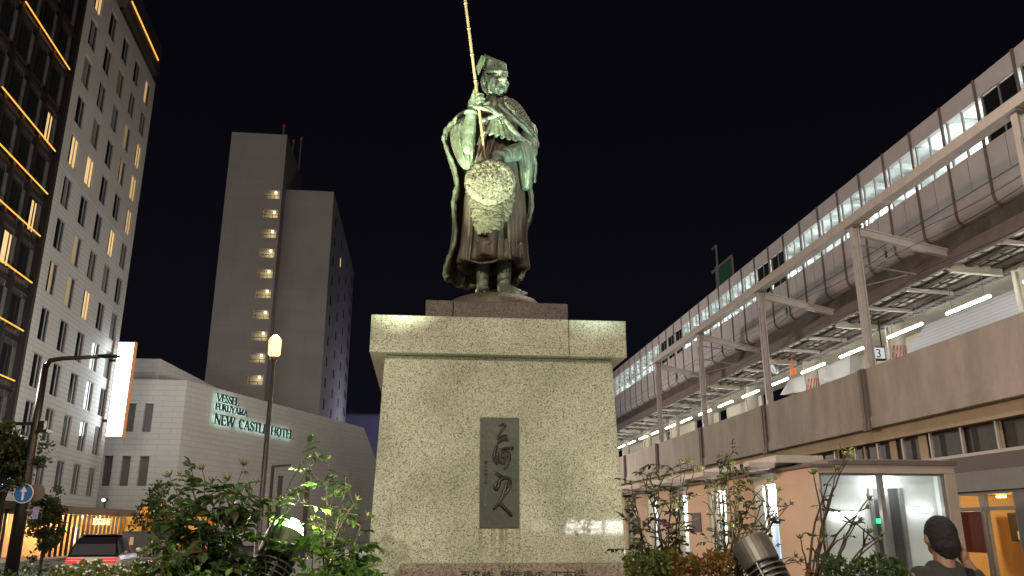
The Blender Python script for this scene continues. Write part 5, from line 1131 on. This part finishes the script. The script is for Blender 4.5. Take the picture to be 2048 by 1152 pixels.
def bush(lab, base, tips, seed, lmat, smat, size=.07, dens=1.0, start=.3, buds=True, twigs=0, flowers=(), side=.6, name='rose_bush', group='rose bushes in the planting bed', r0=.008, extra=()):
    rg = random.Random(seed); base = V(base); t = thing(name, lab, 'rose bush', base, group); lm = MB(); sm = MB()
    bl = []
    tips = [V(q) for q in tips]
    for i in range(twigs):
        q = rg.choice(tips).lerp(rg.choice(tips), rg.random()); k_ = rg.uniform(.45, .95); tips.append(V((q.x + rg.uniform(-.1, .1), q.y + rg.uniform(-.2, .2), base.z + (q.z - base.z) * k_)))
    for tip in tips:
        tip = V(tip); b0 = base + V((rg.uniform(-.1, .1), rg.uniform(-.1, .1), 0)); mid = b0 * .45 + tip * .55 + V(((b0.x - tip.x) * .35 + rg.uniform(-.06, .06), rg.uniform(-.06, .06), .12 + rg.uniform(-.05, .1)))
        L_ = (tip - b0).length; n = max(8, int(L_ / .06)); pts = [bez(b0, mid, tip, i / n) + rvec(rg, .006) for i in range(n + 1)]
        if seed != 3 and (sum(in_beam(q) for q in pts) > 1 or sum(hides_lamp(q) for q in pts) > 2): continue
        sm.tube(pts, [r0 * (1 - .72 * i / n) for i in range(n + 1)], 6)
        if buds: bl.append((tip, (pts[-1] - pts[-3]).normalized()))
        a = rg.uniform(0, 6)
        for i in range(n):
            if i / n < start or rg.random() > dens: continue
            a += 2.4; o = V((cos(a), sin(a), rg.uniform(.1, .6))); compound(lm, sm, rg, pts[i], o, size * rg.uniform(.6, 1.1) * (1 if i < n - 2 else .6), 5, seed == 3)
            if rg.random() < side * .35 and i > n * .3:
                q = pts[i] + o.normalized() * rg.uniform(.1, .22) + V((0, 0, .06)); k2 = [pts[i], pts[i] * .5 + q * .5 + V((0, 0, .03)), q]; sm.tube(k2, [r0 * .5, r0 * .4, r0 * .25], 5)
                for z in k2[1:]:
                    for _ in range(2):
                        if rg.random() < dens: compound(lm, sm, rg, z, o + rvec(rg, .9), size * rg.uniform(.6, 1))
    for p in extra: compound(lm, sm, rg, V(p), rvec(rg), size * 1.1, 3, True)
    sm.build('stems', smat, t, smooth=True)
    if lm.v: lm.build('foliage', lmat, t)
    for p, d in bl: m = MB(); budmesh(m, p, d, .011 * rg.uniform(.8, 1.25), rg); m.build('bud', M['bud'], t, smooth=True)
    for p in flowers: m = MB(); flower(m, V(p), .036, rg); m.build('flower', M['petal'], t)
    return t
T = lambda Y, *ps: [atY(u, v, Y + ((i * 37) % 10 - 5) * .03) for i, (u, v) in enumerate(ps)]
def B(u, Y): p = atY(u, 1150, Y); return (p.x, p.y, .8)
bush('dark leafy rose bush with tall budded tips, leftmost in the bed', B(420, 5.0), T(5.0, (338, 952), (360, 950), (323, 985), (404, 938), (425, 962), (455, 958), (487, 930), (512, 965), (352, 1020), (390, 1030), (440, 1005), (470, 1000)), 1, M['leaf_dark'], M['stem'], .085, .8, .25, twigs=9)
bush('dense shaded rose foliage just left of the glowing floodlight', B(480, 5.25), T(5.25, (500, 985), (530, 1000), (470, 1020), (430, 1050), (400, 1075), (520, 1045), (380, 1100), (450, 1085), (545, 1020), (500, 1080)), 2, M['leaf'], M['stem'], .095, .85, .2, buds=False, twigs=8)
bush('bright yellow-green rose shoot lit by the floodlight below it', B(520, 5.45), T(5.35, (602, 928), (622, 930), (560, 1000), (540, 1020), (636, 1020)), 3, M['leaf'], M['stem'], .085, .55, .5, extra=T(5.5, (600, 1003), (606, 1010), (598, 1000)))
bush('brownish thin rose bush with small buds behind, against the pedestal', B(660, 6.2), T(6.2, (634, 925), (657, 917), (695, 975), (715, 998), (612, 1005), (672, 985), (735, 1030), (650, 1000), (690, 1020), (625, 1040)), 4, M['leaf_dark'], M['wood'], .062, .75, .3)
bush('low green rose bush in front, right of the glowing floodlight', B(660, 4.95), T(4.95, (640, 1062), (668, 1045), (622, 1085), (690, 1082), (720, 1100), (655, 1105), (700, 1120), (735, 1085)), 5, M['leaf'], M['stem'], .09, .85, .2, buds=False, twigs=6)
bush('single arching rose stem with one green bud before the granite', B(708, 4.85), T(4.85, (699, 1052)), 6, M['leaf'], M['stem'], .05, .15, .5)
bush('sparse woody rose bush with pink flowers next to the pedestal', B(1330, 5.5), T(5.5, (1283, 945), (1300, 952), (1262, 968), (1320, 960), (1363, 925), (1377, 925), (1388, 938), (1345, 952), (1400, 948), (1268, 1015), (1350, 1000)), 7, M['leaf_dim'], M['wood'], .05, .5, .4, twigs=12, side=1.2, flowers=T(5.45, (1358, 988), (1383, 990), (1325, 1045), (1337, 1052)), r0=.009)
bush('tall sparse woody rose bush behind the floodlight on the right', B(1460, 6.3), T(6.3, (1405, 938), (1438, 915), (1452, 914), (1466, 928), (1536, 962), (1550, 958), (1557, 980), (1582, 1008), (1480, 962), (1430, 975), (1560, 1000)), 8, M['leaf_dim'], M['wood'], .05, .5, .4, twigs=14, side=1.2, flowers=(), r0=.01)
bush('bare leggy rose bush with dark hips in front of the glazed arcade', B(1625, 5.2), T(5.2, (1690, 912), (1702, 905), (1672, 938), (1627, 948), (1612, 968), (1738, 998), (1733, 1015), (1600, 1076), (1650, 1072), (1720, 1040), (1640, 1085)), 9, M['leaf_dim'], M['wood'], .045, .1, .4, r0=.012, twigs=8, side=1)
m = MB(); rg = random.Random(4)
for p in T(5.15, (1690, 905), (1672, 933), (1628, 945), (1700, 900), (1683, 897), (1708, 915)): [leaflet(m, V(p), rvec(rg), V((0, 0, 1)) + rvec(rg, .5), .04, .03) for _ in range(2)]
m.build('young_leaf', M['lime'], bpy.data.objects['rose_bush.008'])
def mass(nm, lab, bounds, n, size, mt, seed, flowers=None, cat='ground cover', zb=.8):
    rg = random.Random(seed); m = MB(); f_ = MB()
    for _ in range(n):
        u = rg.uniform(bounds[0], bounds[1]); Y = rg.uniform(bounds[4], bounds[5]); tp = atY(u, bounds[2] + 7 * sin(u * .06) + 5 * sin(u * .17 + 2), Y); z = zb + (tp.z - zb) * (rg.random() ** .45)
        if hides_lamp(V((tp.x, Y, z))): continue
        leaflet(m, V((tp.x, Y, z)), rvec(rg) + V((0, 0, .4)), V((0, 0, 1)) + rvec(rg, .8), size * rg.uniform(.6, 1.2), size * rg.uniform(.4, .7))
        if flowers and rg.random() < flowers: f_.ell((tp.x, Y, z + .02), .0075, n=6, m=4)
    mts = [mt]
    if f_.v: m.k = 1; m.add(f_.v, f_.f); mts = [mt, M['tiny_flower']]
    tag(m.build(nm, mts), lab, cat, kind='stuff')
mass('azalea_cover', 'low orange turning azalea leaves along the bed right of the pedestal', (1345, 1480, 1112, 0, 4.7, 5.4), 2600, .04, M['leaf_orange'], 1)
mass('azalea_cover', 'low olive green azalea leaves beside the pedestal base', (1252, 1350, 1108, 0, 4.8, 5.6), 2000, .04, M['leaf_olive'], 2)
mass('azalea_cover', 'low orange leaves right of the right hand floodlight', (1535, 1620, 1130, 0, 4.7, 5.3), 1300, .04, M['leaf_orange'], 3)
mass('shrub_cover', 'dark green low shrub by the arcade glass behind the passing person', (1640, 1810, 1120, 0, 4.7, 5.2), 1800, .04, M['leaf_dark'], 4)
mass('flowering_cover', 'low green cover dotted with tiny white flowers at the lower left', (110, 440, 1131, 0, 5.0, 6.6), 6000, .032, M['leaf_olive'], 5, .14)
mass('underplanting', 'shaded low leaves under the left rose bushes', (330, 760, 1146, 0, 4.6, 5.6), 4200, .05, M['leaf'], 6)
mass('verge_cover', 'small dark plants at the lower left corner by the road', (0, 125, 1136, 0, 6.2, 7.0), 500, .04, M['leaf_dark'], 8, .04)
# trees
def tree(nm, lab, base, blobs, n, size, seed, tr=.09, mt=None):
    rg = random.Random(seed); base = V(base); t = thing(nm, lab, 'tree', base, None); m = MB(); lm = MB(); top = V(blobs[0][0])
    m.tube([base, base * .6 + V((top.x, top.y, base.z)) * .4 + V((.03, 0, (top.z - base.z) * .45)), top], [tr, tr * .75, tr * .3], 9); m.build('trunk', M['bark'], t, smooth=True)
    lb_ = MB()
    for c, r in blobs:
        c = V(c); lb_.tube([base.lerp(top, .55), base.lerp(top, .6).lerp(c, .5) + rvec(rg, .08), c], [tr * .45, tr * .3, tr * .1], 6)
        cl = [c + V((rg.gauss(0, .5) * r[0], rg.gauss(0, .5) * r[1], rg.gauss(0, .5) * r[2])) for _ in range(22)]
        for k in cl: lb_.tube([c, k], [tr * .14, tr * .05], 4, False)
        for _ in range(n // len(blobs)):
            k = rg.choice(cl); p = k + V((rg.gauss(0, .17) * r[0], rg.gauss(0, .17) * r[1], rg.gauss(0, .15) * r[2])); leaflet(lm, p, rvec(rg), V((0, 0, 1)) + rvec(rg, .9), size * rg.uniform(.6, 1.2), size * .55)
    lb_.build('limb', M['bark'], t, smooth=True); lm.build('crown', mt or M['leaf_tree'], t); return t
p = lambda u, v, Y: atY(u, v, Y)
tree('street_tree', 'large dark tree at the left edge beside the black lamp post', (p(-12, 1120, 28.6).x, 28.6, -.1), [(p(20, 890, 28.3), (.9, .8, .6)), (p(-25, 925, 28.3), (1, .9, .8)), (p(30, 940, 28.4), (.8, .8, .55)), (p(-10, 880, 28.6), (.8, .8, .5))], 5200, .16, 1)
tree('street_tree', 'small dark leafy tree before the pavilion, right of the blue sign', (p(85, 1118, 31).x, 31, -.1), [(p(90, 1010, 31), (.45, .5, .45)), (p(80, 1045, 31), (.6, .6, .5)), (p(95, 1075, 31), (.5, .5, .4))], 3200, .13, 2, .06)
tree('street_tree', 'slim young tree silhouetted against the orange lit panel', (p(306, 1108, 56).x, 56, -.1), [(p(314, 1000, 56), (.65, .6, .9)), (p(300, 1035, 56), (1.0, .9, .8)), (p(332, 1048, 56), (.9, .9, .7))], 1500, .24, 3, .07)
tree('clipped_shrub', 'low rounded shrub on top of the dark street wall', (p(330, 1072, 61).x, 61, 1.0), [(p(335, 1058, 61), (.9, .7, .45))], 600, .2, 6, .05)

# ------------------------------------------------------------------ passing person
D0 = 4.95
def Pp(u, v, d=0.): return atY(u, v, D0 + d)
hd_ = Pp(1880, 1074); pe = thing('person', 'person seen from behind in a dark grey T-shirt with one hand raised to the neck', 'person', (hd_.x, D0, 0))
m = MB()
m.ell(hd_, (.082, .1, .118)); m.ell(hd_ + V((.01, .06, -.06)), (.055, .06, .06)); m.ell(hd_ + V((-.085, .01, -.015)), (.014, .025, .034)); m.ell(hd_ + V((.087, .0, -.015)), (.014, .025, .034)); m.cap(hd_ + V((.012, .1, .0)), hd_ + V((.012, .115, -.03)), .012, .016, 8)
m.cap(hd_ + V((0, .0, -.06)), hd_ + V((0, -.01, -.18)), .058, .062)
hip = V((hd_.x, D0, .94)); sh = hd_.z - .235
m.ell((hd_.x, D0 + .0, sh - .12), (.17, .11, .2)); m.ell(hip + V((0, 0, .08)), (.16, .11, .2)); m.cap((hd_.x - .15, D0, sh), (hd_.x + .15, D0, sh), .06)
LS = V((hd_.x - .185, D0, sh - .01)); RS = V((hd_.x + .185, D0, sh - .01))
m.cap(LS, LS + V((-.05, .02, -.28)), .056, .045); m.cap(LS + V((-.05, .02, -.28)), LS + V((-.04, .12, -.5)), .044, .03)
RE = RS + V((.13, .0, -.16)); RH = hd_ + V((.115, -.02, -.1)); m.cap(RS, RE, .056, .047); m.cap(RE, RH + V((.02, 0, -.05)), .046, .031)
m.ell(RH, (.028, .04, .05))
for i in range(4): m.cap(RH + V((-.01, -.03 + .02 * i, .03)), RH + V((-.03, -.03 + .02 * i, .075 - abs(i - 1.5) * .008)), .0095, .008, 8)
m.cap(RH + V((0, .03, 0)), RH + V((-.03, .05, .03)), .011, .009, 8)
lh = LS + V((-.04, .13, -.55)); m.ell(lh, (.024, .04, .05))
for i in range(4): m.cap(lh + V((0, -.03 + .02 * i, -.04)), lh + V((.01, -.03 + .02 * i, -.1 + abs(i - 1.5) * .008)), .0095, .008, 8)
m.cap(lh + V((.02, .03, 0)), lh + V((.03, .05, -.05)), .011, .009, 8)
for s in (-1, 1):
    k_ = hip + V((s * .1, .02 * s, -.43)); m.cap(hip + V((s * .09, 0, 0)), k_, .085, .058); m.cap(k_, V((k_.x, D0 - .04 + .12 * s, .1)), .055, .04); m.cap(V((k_.x, D0 - .05 + .12 * s, .05)), V((k_.x, D0 + .13 + .12 * s, .04)), .042, .036)
b = m.build('body', M['skin'], pe); remesh(b, .008, 3)
m = MB(); m.ell(hd_ + V((0, -.012, .016)), (.092, .11, .116)); m.ell(hd_ + V((.006, -.035, -.035)), (.088, .082, .085)); m.ell(hd_ + V((.012, -.045, -.085)), (.068, .05, .05))
h_ = m.build('hair', M['hair'], pe); remesh(h_, .008, 2); displace(h_, .018, .012, 3)
m = MB(); m.ell((hd_.x, D0, sh - .12), (.192, .128, .21)); m.ell(hip + V((0, 0, .16)), (.178, .13, .26)); m.cap((hd_.x - .155, D0, sh - .002), (hd_.x + .155, D0, sh - .002), .07); m.cap((hd_.x - .06, D0 - .0, sh + .04), (hd_.x + .06, D0, sh + .04), .062)
m.cap(LS + V((.02, 0, 0)), LS + V((-.035, .01, -.19)), .074, .07); m.cap(RS + V((-.02, 0, 0)), RS + V((.09, 0, -.11)), .074, .07)
sh_ = m.build('shirt', M['shirt'], pe); remesh(sh_, .01, 4); displace(sh_, .09, .02)
m = MB()
for s in (-1, 1): k_ = hip + V((s * .1, .02 * s, -.43)); m.cap(hip + V((s * .085, 0, .02)), k_, .105, .078); m.cap(k_, V((k_.x, D0 - .04 + .12 * s, .12)), .077, .064)
tr_ = m.build('trousers', M['black'], pe); remesh(tr_, .012, 3)
m = MB(); pts = [V((hd_.x + .12, D0 - .06, sh + .05)), V((hd_.x + .1, D0 - .135, sh - .06)), V((hd_.x + .05, D0 - .15, sh - .25)), V((hd_.x - .05, D0 - .15, sh - .5))]
for a, b_2 in zip(pts[:-1], pts[1:]): m.bar(a, b_2, .045, .008, (0, 1, 0))
m.build('strap', M['black'], pe)
